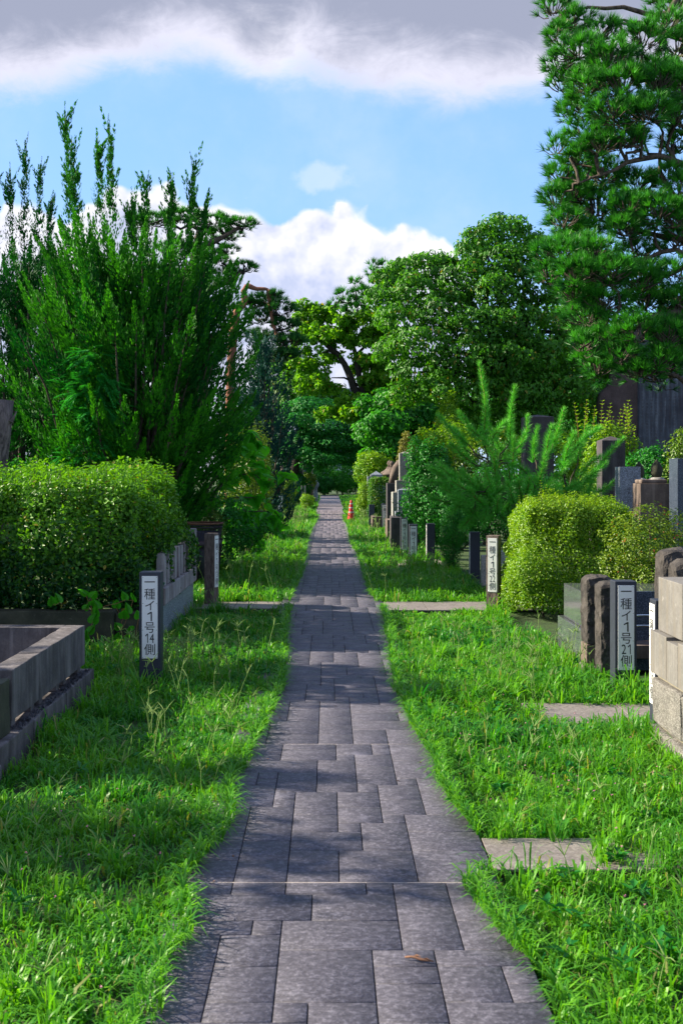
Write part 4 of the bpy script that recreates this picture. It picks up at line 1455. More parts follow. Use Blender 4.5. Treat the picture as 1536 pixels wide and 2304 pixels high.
# ------------------------------------------------------------------ pines
def tufts(g_, P, D, n, L, wd, spread=.66, tb=0.0, tn=.22):
    k = len(P)
    PP = np.repeat(P, n, 0)
    DD = unit(np.repeat(D, n, 0) + rdir(k * n) * spread)
    tt_ = np.repeat(rng.normal(.45 + tb, tn, k), n) + rng.normal(0, .12, k * n)
    up = DD[:, 2] * .16 + np.repeat(D[:, 2], n) * .16 - .16  # upward needles tinted lighter, painting in light from above
    needles(g_, PP - DD * .01, DD, L * rng.uniform(.75, 1.15, k * n), wd, np.clip(tt_ + up, 0, .92))


def pine_pads(g_, gb_, pads, tuft_d, per, L, wd, base_pts, r_b=.02, tb=0.0, stem=.10):
    """pads: cx, cy, cz, rx, ry, rz of flat needle cushions; every tuft sits on a short shoot"""
    for (cx, cy_, cz, rx, ry, rz) in pads:
        n = int(tuft_d * (rx * ry * 2 + rx * rz + ry * rz))
        d = rdir(n)
        d[:, 2] = np.where(rng.random(n) < .7, np.abs(d[:, 2]), d[:, 2] * .6)
        d = unit(d)
        r_ = rng.uniform(.55, 1.05, n)
        P = np.array([cx, cy_, cz]) + d * r_[:, None] * np.array([rx, ry, rz])
        D = unit(d * np.array([1, 1, .8]) + np.array([0, 0, .75]))
        tufts(g_, P, D, per, L, wd, tb=tb)
        for i in range(0, n, 3):
            q = P[i] - D[i] * stem
            tube(gb_, np.array([P[i], q, q * .5 + np.array([cx, cy_, cz - rz * .4]) * .5]), np.array([.005, .007, .010]), 3, cap=False)
        c = np.array([cx, cy_, cz - rz * .3])
        bp = min(base_pts, key=lambda b: np.linalg.norm(np.array(b) - c))
        tube(gb_, bend(bp, c, .05, .06, 6), np.linspace(r_b * 2, r_b * .7, 6), 6, cap=False)


# big pine on the right
YP = 14.2
base = (X(1640, YP), YP + .3, 0)
t = thing('pine_tree', 'large old pine with dense needle cushions filling the right edge', 'pine tree', base)


def rel(px, py, dy=0.0):
    return (X(px, YP + dy) - base[0], YP + dy - base[1], Z(py, YP + dy))


gb_, gn = G(), G()
tk = [rel(1640, 1350), rel(1625, 1000), rel(1600, 760), rel(1610, 560), rel(1570, 380), rel(1585, 180), rel(1560, -60), rel(1570, -220)]
tube(gb_, tk, [.24, .2, .18, .16, .14, .12, .10, .07], 12, .15)
limbs = [[tk[2], rel(1540, 560), rel(1500, 560), rel(1435, 590), rel(1420, 600)], [tk[3], rel(1545, 470), rel(1510, 440), rel(1478, 370), rel(1490, 310), rel(1480, 280)],
         [tk[4], rel(1535, 400), rel(1500, 330), rel(1510, 280)], [tk[4], rel(1480, 350, -.3), rel(1380, 380, -.3), rel(1300, 410, -.2)], [tk[5], rel(1480, 190), rel(1420, 170), rel(1340, 170)],
         [tk[6], rel(1490, 40, .2), rel(1420, 20, .2), rel(1330, 15, .2), rel(1270, 30, .2)], [tk[6], rel(1480, 70), rel(1440, 50), rel(1380, 45)], [tk[5], rel(1540, 90, .3), rel(1440, 60, .4), rel(1300, 45, .4)],
         [tk[2], rel(1520, 700, -.4), rel(1420, 740, -.4), rel(1360, 745, -.3)], [tk[3], rel(1500, 620, .3), rel(1380, 640, .2), rel(1280, 610, .1)], [tk[1], rel(1540, 850, -.2), rel(1450, 830, -.3)], [tk[3], rel(1440, 520, .4), rel(1330, 490, .3)]]
bpts = []
for l_ in limbs:
    a = np.array(l_)
    ts = np.linspace(0, len(a) - 1, 10)
    pl = np.stack([np.interp(ts, range(len(a)), a[:, j]) for j in range(3)], 1) + rng.normal(0, .012, (10, 3))
    tube(gb_, pl, np.linspace(.050, .012, 10), 7, .2, cap=False)
    bpts += [tuple(p) for p in pl[2:]]
pads_px = [(1245, 25, 40, 30, .3), (1290, 55, 45, 26, .1), (1350, 80, 45, 28, 0), (1250, 75, 25, 18, -.2), (1300, 120, 55, 30, -.3), (1370, 140, 60, 36, -.5), (1445, 95, 55, 32, -.4), (1500, 60, 45, 34, -.3), (1520, 110, 40, 36, -.2),
           (1258, 150, 38, 26, .1), (1262, 195, 34, 30, .2), (1330, 195, 55, 36, -.4), (1400, 200, 60, 40, -.6), (1480, 190, 55, 40, -.6), (1530, 210, 40, 40, -.4), (1310, 245, 45, 30, -.2), (1380, 260, 60, 36, -.6), (1455, 262, 60, 36, -.7), (1520, 270, 40, 34, -.4),
           (1252, 335, 30, 28, .1), (1310, 300, 40, 28, -.1), (1350, 330, 50, 34, -.3), (1300, 360, 45, 34, 0), (1420, 320, 40, 24, -.4), (1260, 400, 38, 30, .2), (1290, 440, 45, 36, .2), (1248, 455, 34, 32, .1), (1360, 400, 50, 30, .3), (1270, 500, 42, 30, 0), (1340, 470, 60, 36, .4),
           (1430, 420, 55, 30, .4), (1500, 400, 40, 26, -.1), (1410, 470, 55, 34, -.2), (1480, 480, 55, 36, -.4), (1525, 430, 36, 34, -.3), (1400, 520, 45, 30, -.1), (1520, 500, 40, 34, -.4), (1310, 530, 45, 28, .3),
           (1225, 575, 34, 26, -.1), (1270, 575, 50, 32, -.3), (1335, 570, 50, 34, -.4), (1235, 620, 40, 30, 0), (1300, 620, 60, 36, -.5), (1370, 620, 60, 36, -.6), (1440, 640, 60, 40, -.3), (1520, 620, 44, 36, -.4), (1290, 665, 50, 30, -.2), (1360, 680, 60, 34, -.3), (1440, 570, 44, 26, .3),
           (1480, 690, 50, 34, 0), (1525, 680, 36, 34, -.4), (1320, 720, 50, 30, -.1), (1310, 780, 36, 30, -.2), (1345, 830, 34, 36, 0), (1370, 760, 44, 34, -.3), (1430, 750, 55, 36, -.6), (1500, 760, 50, 36, -.6), (1400, 800, 38, 28, -.5), (1480, 815, 55, 28, -.4), (1440, 840, 50, 22, -.3), (1520, 720, 36, 30, -.3)]
pads = []
for (px, py, rx, ry, dy) in pads_px:
    q = rel(px, py, dy)
    k = (YP + dy) / F
    pads.append((q[0], q[1], q[2], rx * k * 1.0, rx * k * 1.15, ry * k * 1.15))
for _ in range(26):     # the far and right-hand side of the crown
    z = random.uniform(3.2, 8.2)
    pads.append((random.uniform(-.6, 1.9), random.uniform(.2, 1.9), z, random.uniform(.3, .5), random.uniform(.3, .5), random.uniform(.18, .26)))
pine_pads(gn, gb_, pads + [(a + .28, b + .75, c - .12, d * 1.1, e, f * 1.1) for a, b, c, d, e, f in pads[:74:2]], 215, 28, .150, .0105, bpts, r_b=.012)
gb_.build('trunk', M['bark'], t, smooth=True)
gn.build('crown', M['pine'], t)

# young pine: every shoot is a brush of long needles
YY = 16.0
t = thing('young_pine', 'young pine with long upright bottlebrush shoots beside the hedge', 'pine tree', (X(1160, YY), YY, 0))
base = (X(1160, YY), YY, 0)


def rel2(px, py, dy=0.0):
    return np.array((X(px, YY + dy) - base[0], dy, Z(py, YY + dy)))


sh = [(1089, 970, 1078, 822, -.2), (1147, 988, 1157, 875, .1), (1082, 985, 1035, 930, -.2), (1107, 985, 1136, 950, -.3), (1037, 987, 990, 936, 0), (1153, 1040, 1153, 988, -.4), (1113, 1065, 1087, 990, -.5), (1214, 1075, 1226, 1026, -.5), (1102, 1090, 1089, 1050, -.6),
      (1186, 1100, 1190, 1078, -.8), (1265, 1041, 1345, 965, -.1), (1243, 1000, 1267, 925, .2), (1270, 1037, 1289, 980, -.2), (1323, 1108, 1398, 990, -.1), (1287, 1095, 1318, 1076, -.5), (1323, 1110, 1379, 1084, -.3), (1069, 1095, 986, 1041, -.1), (1028, 1112, 966, 1052, 0),
      (1033, 1119, 995, 1100, -.3), (1064, 1090, 1040, 1060, -.4), (1118, 1110, 1170, 1084, -.5), (1118, 1145, 1121, 1124, -.8), (1254, 1130, 1255, 1110, -.7), (1092, 1150, 1088, 1180, -.4), (1229, 1015, 1240, 962, .1), (1200, 1020, 1208, 965, .3), (1180, 1060, 1150, 1030, -.1), (1050, 1130, 1020, 1150, -.3),
      (1010, 1090, 960, 1085, .2), (1060, 1040, 1015, 1000, .2), (1130, 1020, 1100, 960, .2), (1240, 1080, 1280, 1040, -.2), (1290, 1130, 1350, 1120, 0), (1210, 1110, 1240, 1085, -.6), (1150, 1120, 1140, 1090, -.7), (1080, 1130, 1060, 1105, -.6), (1160, 1150, 1190, 1130, -.5), (1060, 1165, 1040, 1185, -.2), (1130, 1165, 1150, 1185, -.3), (1220, 1150, 1215, 1125, -.4),
      (1310, 1060, 1345, 1030, .2), (1170, 1000, 1185, 940, .4), (1000, 1130, 970, 1120, .1), (1340, 1130, 1385, 1130, .2), (1045, 1010, 1020, 965, .3), (1300, 1020, 1320, 965, .3)]
gb2 = G()
tube(gb2, [(0, 0, -.05), (-.02, -.05, .5), (.02, -.05, .9), (-.1, 0, 1.3), (-.35, 0, 1.75), (-.48, -.1, 2.2)], [.06, .055, .045, .035, .025, .012], 8, .1)
spine = np.array([(0, 0, .5), (.02, -.05, .9), (-.1, 0, 1.3), (-.35, 0, 1.7), (.15, -.1, 1.1), (.35, -.1, 1.3), (-.3, -.1, 1.2), (.5, 0, 1.2), (-.6, -.1, 1.3), (.75, -.05, 1.25)])
for a_i, b_i in ((1, 4), (4, 5), (5, 7), (7, 9), (2, 6), (6, 8)):
    tube(gb2, bend(spine[a_i], spine[b_i], .02, .01, 5), np.linspace(.03, .018, 5), 6, cap=False)
for _ in range(34):
    x0, y0 = random.uniform(1010, 1340), random.uniform(1070, 1175)
    k = (x0 - 1165) / 180
    sh.append((x0, y0, x0 + k * 40 + random.uniform(-22, 22), y0 - random.uniform(12, 48), random.uniform(-.7, .5)))
for (x0, y0, x1, y1, dy) in sh:
    a, b = rel2(x0, y0, dy), rel2(x1, y1, dy + random.uniform(-.12, .05))
    c = min(spine, key=lambda s_: np.linalg.norm(s_ - a))
    tube(gb2, bend(c, a, -.03, .02, 5), np.linspace(.014, .009, 5), 5, cap=False)
    ln = np.linalg.norm(b - a)
    ax = (b - a) / ln
    g_ = G()
    n = int(230 + 950 * ln)
    bow = unit(rng.normal(size=(1, 3)))[0] * ln * random.uniform(.05, .14)
    tt_ = rng.uniform(-.15 / max(ln, .3), 1, n)
    q = rdir(n)
    q = unit(q - (q @ ax)[:, None] * ax)
    D = unit(ax * (.55 + .5 * np.clip(tt_, 0, 1)[:, None] ** 2) + q)
    Ln = .145 * rng.uniform(.55, 1.1, n) * (1 - .25 * np.clip(tt_, 0, 1))
    needles(g_, a + ax * (tt_ * ln)[:, None] + np.outer(np.sin(np.clip(tt_, 0, 1) * np.pi), bow), D, Ln, .0068, np.clip(.45 + .25 * rng.normal(0, 1, n) * .5 + .1 * tt_, 0, 1))
    m_ = 60
    needles(g_, np.repeat(b[None], m_, 0), unit(ax * 1.0 + rdir(m_) * .55), .10, .004, np.full(m_, .7))
    o = g_.build('shoot', M['pine_young'], t)
    g3 = G()
    tube(g3, np.array([a, (a + b) / 2 + bow, b]), [.0085, .0065, .005], 5)
    g3.build('stem', M['twig'], o)
    g3 = G()
    tube(g3, np.array([b, b + ax * .02, b + ax * .045]), [.007, .008, .001], 6)
    g3.build('bud', M['bud'], o)
gb2.build('trunk', M['bark'], t, smooth=True)


def far_pine(name, label, Y_, bpx, pads_, tkp, bark='bark', mt='pine_far', L=.2, wd=.016, per=26, dens=34, r0=.17, limbs_=()):
    b = (X(bpx, Y_), Y_, 0)
    t_ = thing(name, label, 'pine tree', b)
    rl = lambda px, py, dy=0.0: (X(px, Y_ + dy) - b[0], dy, Z(py, Y_ + dy))
    gb3, gn3, gw3 = G(), G(), G()
    tkk = np.array([(0, 0, -.05)] + [rl(*p) for p in tkp])
    ts = np.linspace(0, len(tkk) - 1, 14)
    pl = np.stack([np.interp(ts, range(len(tkk)), tkk[:, j]) for j in range(3)], 1)
    tube(gb3, pl, np.linspace(r0, r0 * .45, 14), 8, .15)
    bp = [tuple(p) for p in pl[4:]]
    for l_ in limbs_:
        a = np.array([rl(*p) for p in l_])
        ts = np.linspace(0, len(a) - 1, 9)
        q = np.stack([np.interp(ts, range(len(a)), a[:, j]) for j in range(3)], 1)
        tube(gb3, q, np.linspace(r0 * .5, r0 * .2, 9), 7, .15)
        bp += [tuple(p) for p in q[2:]]
    k = Y_ / F
    pp = [(rl(px, py, dy)[0], dy, rl(px, py, dy)[2], rx * k, rx * k * .9, ry * k) for (px, py, rx, ry, dy) in pads_]
    pine_pads(gn3, gw3, pp, dens, per, L, wd, bp, r_b=.02, stem=.15)
    gb3.build('trunk', M[bark], t_, smooth=True)
    tag(gw3.build('twigs', M['bark_dark'], t_), kind='stuff')
    gn3.build('crown', M[mt], t_)
    return t_


far_pine('pine_tree', 'pine with flat layered needle pads showing beside the huge cypress', 23, 420,
         [(540, 505, 42, 13, 0), (480, 500, 50, 15, .3), (410, 490, 50, 15, 0), (500, 530, 45, 12, .5), (340, 500, 60, 16, .5), (510, 565, 28, 10, 0), (470, 580, 40, 14, .3), (545, 605, 34, 12, 0), (500, 620, 40, 14, .3), (450, 640, 50, 16, 0), (500, 590, 22, 9, -.2), (400, 560, 50, 16, .4), (430, 700, 60, 20, .3), (350, 620, 60, 20, .4)],
         [(425, 900), (440, 750), (430, 620), (450, 520)], mt='pine', L=.15, wd=.012, dens=190, per=30, limbs_=[[(440, 560), (490, 540), (540, 512)], [(440, 660), (500, 640), (545, 612)]])
far_pine('red_pine', 'pine with bare twisted red trunk bending over its dark needles', 26, 515,
         [(600, 680, 45, 20, .3), (635, 700, 34, 18, 0), (590, 720, 40, 22, .3), (640, 735, 36, 20, .2), (655, 770, 34, 18, 0), (610, 770, 40, 22, .3), (625, 805, 46, 18, .1), (570, 690, 30, 16, .5), (650, 800, 28, 14, 0), (622, 665, 16, 10, 0), (580, 760, 30, 18, .6)],
         [(520, 800), (530, 710), (538, 692), (552, 680), (548, 655), (556, 642)], bark='bark_red', L=.17, wd=.014, dens=170, per=28, r0=.13,
         limbs_=[[(556, 642), (575, 650), (600, 650), (607, 656)], [(605, 652), (608, 690), (614, 730), (625, 760), (640, 775)]])
far_pine('pine_tree', 'distant pine rising above the pale-leaved tree near the path', 42, 905,
         [(840, 600, 14, 12, 0), (864, 600, 13, 12, 0), (850, 630, 22, 16, 0), (880, 640, 24, 18, .4), (800, 640, 15, 12, 0), (815, 660, 26, 14, 0), (770, 665, 15, 12, 0), (785, 680, 22, 12, .3), (752, 685, 14, 11, 0), (850, 670, 34, 18, .4), (900, 620, 26, 15, .5), (890, 680, 34, 20, .3), (835, 615, 10, 10, 0), (745, 690, 10, 8, .2), (920, 640, 26, 20, .2), (800, 700, 30, 14, .2)],
         [(925, 900), (905, 780), (880, 700), (865, 640)], bark='bark_dark', r0=.12, mt='pine', L=.28, wd=.024, dens=60, per=26, limbs_=[[(885, 720), (830, 690), (770, 680)]])

# ------------------------------------------------------------------ broadleaf trees
def pxblobs(Y_, lst):
    k = Y_ / F
    return [(X(px, Y_ + dy), Y_ + dy, Z(py, Y_ + dy), rx * k, rx * k * 1.05, ry * k) for (px, py, rx, ry, dy) in lst]


Y1 = 28
tree('broadleaf_tree', 'big full green broadleaf tree rising on the right behind the young pine', (X(1225, Y1), Y1 + .5, 0),
     pxblobs(Y1, [(1130, 510, 45, 24, 0), (1080, 535, 42, 26, 0), (1150, 545, 60, 35, .5), (1195, 570, 50, 34, 0), (1060, 570, 40, 26, -.3), (1120, 590, 60, 36, -.4), (960, 585, 40, 18, 0), (930, 605, 50, 26, .2), (990, 610, 46, 30, 0), (880, 630, 42, 26, .3),
                  (1040, 630, 60, 36, -.3), (930, 660, 60, 36, -.4), (870, 670, 40, 28, 0), (1110, 660, 60, 40, -.7), (1190, 640, 60, 40, -.4), (1000, 700, 60, 36, -.8), (900, 720, 52, 32, -.5), (1080, 730, 66, 40, -1), (1160, 730, 60, 40, -.9), (1230, 700, 50, 40, 0), (950, 770, 60, 36, -.9), (880, 790, 40, 28, -.3), (1030, 800, 66, 40, -1.1), (1120, 810, 66, 40, -1.1),
                  (1200, 800, 60, 40, -.9), (1270, 790, 50, 40, -.2), (930, 840, 50, 32, -.6), (990, 870, 60, 36, -.8), (1080, 890, 60, 36, -1), (1170, 880, 60, 36, -1), (1250, 870, 60, 36, -.7), (910, 890, 36, 26, -.2), (1300, 900, 50, 40, -.1), (1210, 940, 60, 40, -.7), (1290, 830, 50, 40, .2), (1290, 700, 60, 50, 1.2), (1330, 600, 60, 50, 1.6), (1310, 760, 60, 50, 1.2), (1350, 860, 60, 50, 1), (1150, 950, 60, 36, -.4), (1050, 950, 60, 36, -.4)]),
     74000, .115, .062, 'tree', 'bark_dark', r0=.30, trunk_top=(X(1190, Y1), Y1 + .3, Z(860, Y1)), hang=.75, inner=.15, lump=.28, sat=8)

Y2 = 44
b2 = (X(905, Y2), Y2, 0)
t = thing('cherry_tree', 'airy yellow-green tree with dark leaning limbs over the far path', 'tree', b2)
r3 = lambda px, py, dy=0.0: (X(px, Y2 + dy) - b2[0], dy, Z(py, Y2 + dy))
g_ = G()
for ln_, ra in (([(905, 1150), (895, 1040), (870, 985), (830, 930)], (.28, .17)), ([(830, 930), (800, 885), (785, 840), (765, 800), (725, 770), (712, 745)], (.20, .06)), ([(840, 945), (820, 900), (808, 850), (800, 800), (792, 770), (785, 730)], (.17, .05)),
                ([(806, 840), (820, 815), (850, 795)], (.08, .03)), ([(765, 800), (740, 790), (700, 800)], (.07, .02)), ([(735, 778), (715, 745), (700, 700)], (.07, .02)), ([(792, 770), (770, 730), (765, 700)], (.06, .02)), ([(880, 1000), (930, 930), (960, 880)], (.2, .05)), ([(870, 985), (840, 960), (800, 945), (740, 930)], (.12, .03)), ([(812, 870), (775, 850), (745, 850)], (.06, .02)), ([(800, 800), (840, 760), (860, 740)], (.07, .02))):
    a = np.array([r3(*p) for p in ln_])
    ts = np.linspace(0, len(a) - 1, 9)
    q = np.stack([np.interp(ts, range(len(a)), a[:, j]) for j in range(3)], 1)
    tube(g_, q, np.linspace(ra[0], ra[1], 9), 8, .1)
g_.build('trunk', M['bark_dark'], t, smooth=True)
g_ = G()
bl = pxblobs(Y2, [(700, 700, 34, 18, 0), (740, 715, 40, 20, 0), (690, 740, 26, 22, .4), (790, 725, 40, 20, 0), (840, 720, 40, 24, 0), (720, 760, 36, 18, -.5), (770, 755, 34, 16, .4), (820, 760, 40, 18, 0), (860, 760, 30, 26, 0), (680, 790, 22, 22, 0), (700, 820, 30, 16, 0), (745, 800, 22, 10, .5), (835, 805, 34, 14, -.4), (865, 830, 28, 24, 0), (800, 825, 20, 10, .6), (700, 860, 40, 18, 0), (745, 875, 20, 10, 0),
                  (800, 900, 40, 18, 0), (850, 880, 40, 24, 0), (890, 860, 30, 24, .4), (830, 935, 50, 22, -.4), (880, 920, 40, 26, -.4), (765, 925, 36, 14, .2), (860, 965, 40, 20, 0), (835, 855, 22, 12, -.2), (675, 760, 14, 16, 0)])
bl = [(a - b2[0], b - b2[1], c, d, e, f) for a, b, c, d, e, f in bl]
small = []
bl = [(a, b, c, d * 1.25, e * 1.2, f * 1.3) for a, b, c, d, e, f in bl]
for (a, b, c, d, e, f) in bl:
    for _ in range(19):
        q = rdir(1)[0] * random.uniform(.1, 1.3)
        k = random.uniform(.10, .19)
        small.append((a + q[0] * d, b + q[1] * e, c + q[2] * f, d * k * 1.3, e * k * 1.3, f * k + .05))
blob_leaves(g_, small, 40000, .19, .105, inner=.6, hang=.3, lump=.3)
g_.build('crown', M['tree_light'], t)

Y3 = 50
tree('maple_tree', 'dark layered maple spreading over the far end of the path', (X(650, Y3), Y3, 0),
     pxblobs(Y3, [(700, 915, 60, 16, 0), (760, 930, 50, 14, .5), (680, 945, 55, 14, -.5), (740, 960, 60, 15, -.8), (800, 955, 40, 16, .6), (690, 985, 60, 15, 0), (760, 995, 60, 15, -.5), (820, 985, 40, 18, .5), (680, 1015, 46, 13, -.6), (730, 1030, 50, 13, -.8), (790, 1025, 46, 15, 0), (650, 1000, 40, 20, 1), (840, 1015, 40, 20, 1), (645, 1040, 30, 14, 1), (830, 1040, 40, 14, 1), (700, 1048, 30, 9, 0), (870, 1030, 40, 26, 1.5)]),
     26000, .16, .085, 'maple', 'bark_dark', r0=.26, trunk_top=(X(675, Y3), Y3, Z(960, Y3)), hang=.1, inner=.4, lump=.15, up=1.0)
Y4 = 54
tree('broadleaf_tree', 'mid green tree left of the airy tree above the far path', (X(625, Y4), Y4 + 1, 0),
     pxblobs(Y4, [(640, 810, 40, 26, 0), (680, 830, 36, 24, 0), (620, 850, 40, 30, 0), (700, 860, 40, 24, -.5), (660, 870, 50, 30, -1), (730, 885, 36, 20, 0), (610, 900, 40, 34, 0), (680, 905, 50, 26, -1), (740, 915, 40, 20, 0), (640, 930, 50, 30, -.5), (770, 905, 26, 14, 0), (600, 960, 40, 36, .5), (620, 1000, 40, 30, 1)]),
     24000, .19, .10, 'tree', 'bark_dark', r0=.3, trunk_top=(X(640, Y4), Y4 + .5, Z(900, Y4)), hang=.4, inner=.3, lump=.25)
tree('broadleaf_tree', 'dark broad tree right of the far path behind the tan bush', (X(925, 42), 42, 0),
     pxblobs(42, [(880, 900, 40, 26, 0), (830, 910, 30, 20, .6), (920, 930, 44, 30, 0), (870, 950, 50, 26, -.5), (940, 980, 44, 36, .4), (830, 970, 34, 24, 0), (880, 1000, 50, 26, 0), (960, 900, 40, 40, 1), (980, 960, 44, 44, 1), (1020, 1000, 50, 44, 1), (850, 1030, 40, 26, .5), (930, 1050, 50, 36, .5)]),
     20000, .18, .10, 'tree_dark', 'bark_dark', r0=.34, trunk_top=(X(905, 42), 42, Z(960, 42)), hang=.4, inner=.35, lump=.25)

shrub('shrub', 'low dark shrub filling the gap behind the posts at the young pine', X(1040, 22), 22.2, 2.6, .8, 0, 1.5, 9000, .07, .035, 'camellia', nb=10, seed=51)
shrub('shrub', 'mid green shrub seen between the shoots of the young pine', X(1090, 24), 24.0, 2.0, .8, .5, 2.6, 8000, .07, .035, 'photinia', nb=10, seed=52)
# the wood closing the view, tree by tree
far_t = [(-9.5, 66, 7.5, 'first'), (-5.2, 74, 6.6, ''), (-1.4, 80, 5.0, ''), (2.6, 78, 5.2, ''), (6.5, 70, 8.0, ''), (11, 60, 9.0, ''), (16, 55, 9.5, ''), (-14, 58, 8.0, ''), (-17, 52, 6.5, ''), (-20, 40, 5.5, ''), (9.8, 42, 7.6, ''), (14, 36, 7.5, ''), (-25, 46, 6.5, ''), (22, 48, 9.5, '')]
far_lab = ['far tree behind the huge cypress, left of the blue-green conifer', 'far dark tree behind the left side of the path end', 'low dark tree closing the view at the end of the path', 'low dark tree just right of the end of the path', 'far tree seen between the path end and the big broadleaf tree', 'far tree behind the big green broadleaf tree', 'far tree behind the large old pine', 'far tree behind the dark cypress at the left', 'tree behind the huge cypress', 'tree behind the dark cypress at the left edge', 'tree behind the big broadleaf tree and its trunk', 'tree behind the tall monument', 'tree beyond the left edge trees', 'tree beyond the monument on the right']
proto = None
for i, (x, y, h, _) in enumerate(far_t):
    if proto is None:
        bl = auto_blobs(x, y, h * .56, h * .42, h * .42, h * .42, 22, .26, .42, .75, 3) + [(x, y, h * .55, h * .25, h * .25, h * .3)]
        proto = tree('wood_tree', far_lab[0], (x, y, 0), bl, 15000, .24, .13, 'tree_dark', 'bark_dark', r0=.24, trunk_top=(x + .3, y, h * .5), group='trees closing the view', hang=.4, inner=.3)
        h0 = h
    else:
        o = proto.copy()
        C.objects.link(o)
        o.location = (x, y, 0)
        o.rotation_euler = (0, 0, i * 1.7)
        s = h / h0
        o.scale = (s, s, s)
        o['label'] = far_lab[i]
        for ch in list(proto.children):
            c_ = ch.copy()
            C.objects.link(c_)
            c_.parent = o
for (x, y, h, lab, sd_) in ((-.3, 73.5, 1.5, 'small dark bush in the middle of the path end', 17), (1.0, 74.5, 1.9, 'rounded dark bush at the right of the path end', 18), (-1.9, 73, 1.9, 'rounded bush at the left of the path end', 19), (2.9, 70, 2.3, 'green bush near the right side of the far path', 20), (-1.0, 76, 2.4, 'low bush at the very end of the path', 11), (1.9, 73, 2.7, 'dark bush right of the end of the path', 12), (-3.2, 70, 3.2, 'blue-green bush left of the end of the path', 13), (.6, 79, 3.0, 'pale bush in the gap beyond the end of the path', 14), (3.6, 66, 3.0, 'dark bush behind the sunlit shrub by the cone', 15), (-4.6, 60, 3.0, 'dark bush behind the pale plaster shed', 16)):
    shrub('bush', lab, x, y, h * 1.3, h, 0, h, 5000, .14, .075, 'camellia' if sd_ % 2 else 'tree_dark', nb=8, seed=sd_)


# off to the left, outside the picture: the trees whose shade falls across the path
def shade_tree(x, y, h, r_, lab, sd_, n=9000, z0=.62):
    bl = auto_blobs(x, y, h * z0, r_, r_ * .8, h * (1 - z0), 14, .3, .45, .75, sd_)
    tree('broadleaf_tree', lab, (x, y, 0), bl, n, .13, .07, 'tree', 'bark', r0=.14, trunk_top=(x, y, h * .5), hang=.4)


shade_tree(-6.9, 9.5, 4.6, 1.3, 'slender tree outside the frame, left of the near hedge', 31)
shade_tree(-7.3, 5.5, 4.3, .8, 'sparse young tree outside the frame, nearest to the camera', 33, 1300, .82)
shade_tree(-8.2, 6.9, 4.9, .35, 'thin sapling outside the frame beside the young tree', 34, 1500, .82)
shade_tree(-10.5, 8.2, 5.4, .45, 'thin tall tree outside the frame, left of the plot kerb', 32, 4000)

# ------------------------------------------------------------------ right side shrubs and hedges
t = thing('clipped_hedge', 'rounded clipped lime-green hedge right of the post numbered 22', 'hedge', (2.62, 11.9, 0))
gh, gb = G(), G()
hedge_leaves(gh, -.55, .72, -.50, .75, .02, 1.22, 64000, .030, .018, inner=.45, amp=.12, round_=.24, top_extra=.12, tint_top=.2, tb=.05)
sprigs(gh, gb, [(random.uniform(-.42, .5), random.uniform(-.4, .6), 1.14) for _ in range(200)], .034, .018, .05, .2, .02)
sprigs(gh, gb, [(-.28 + random.gauss(0, .03), -.1, 1.2) for _ in range(3)], .035, .018, .2, .3, .025)
for i in range(14):
    a = (random.uniform(-.3, .4), random.uniform(-.3, .4), -.02)
    tube(gb, bend(a, (a[0] * 1.3, a[1] * 1.3, .95), 0, .03, 5), np.linspace(.015, .005, 5), 5, cap=False)
gb.build('stems', M['bark_dark'], t)
gh.build('foliage', M['hedge_lime'], t)
shrub('bush', 'fine feathery bright green bush between the lime hedge and the golden azalea', 3.15, 11.6, 1.25, .95, .30, 1.24, 16000, .035, .008, 'fine', nb=10, seed=21, up=.6, inner=.4)
shrub('azalea_bush', 'low golden-olive azalea with reddish tips at the right edge', X(1478, 10.0), 10.1, 1.25, 1.1, .38, 1.27, 17000, .032, .014, 'azalea', nb=14, seed=22, up=.9)
shrub('shrub', 'tall dark glossy shrub left of the young pine', X(965, 20), 20.0, 1.0, 1.0, 0, 2.55, 17000, .06, .030, 'camellia', nb=13, seed=23, tb=.05)
shrub('shrub', 'leafy green shrub between tan bush and young pine', X(1010, 24), 24.5, 1.7, 1.2, .8, 3.0, 11000, .075, .035, 'bright', nb=12, seed=24)
shrub('shrub', 'narrow upright lime shrub behind the tip of the young pine', X(1022, 25), 25.8, .8, .8, 1.2, 3.95, 6000, .07, .03, 'bright', nb=9, seed=25)
shrub('round_bush', 'small grey-green rounded box bush under the young pine', X(1012, 17.6), 17.5, .62, .62, 0, 1.16, 15000, .024, .014, 'camellia', nb=8, seed=26, tb=.2)
shrub('shrub', 'dense dark shrub behind the young pine', X(1160, 19), 19.2, 3.2, 1.2, 0, 1.9, 15000, .065, .032, 'camellia', nb=14, seed=27)
t = shrub('shrub', 'bright yellow-green shrub with upright shoots before the monument', X(1365, 19.5), 19.5, 1.25, 1.0, .6, 2.65, 9000, .07, .034, 'bright', nb=10, seed=28)
gh, gb = G(), G()
sprigs(gh, gb, [(random.uniform(-.5, .5), random.uniform(-.3, .3), 2.45 - abs(random.gauss(0, .25))) for _ in range(26)], .085, .04, .3, .6, .055)
tag(gh.build('shoots', M['bright'], t), kind='stuff')
tag(gb.build('shoot_stems', M['twig'], t), kind='stuff')
shrub('shrub', 'round dark green shrub at the foot of the monument', X(1470, 18.0), 18.2, 1.2, 1.0, .5, 2.2, 9000, .06, .03, 'camellia', nb=10, seed=29, tb=.15)
shrub('shrub', 'green shrub at the right edge before the monument', X(1545, 17.5), 17.8, .9, .9, .8, 2.42, 6000, .06, .03, 'photinia', nb=8, seed=30)
shrub('shrub', 'dark shrub between the grave stones on the right', X(1400, 16.5), 18.6, 3.0, .9, 0, 1.5, 9000, .06, .03, 'photinia', nb=12, seed=31)
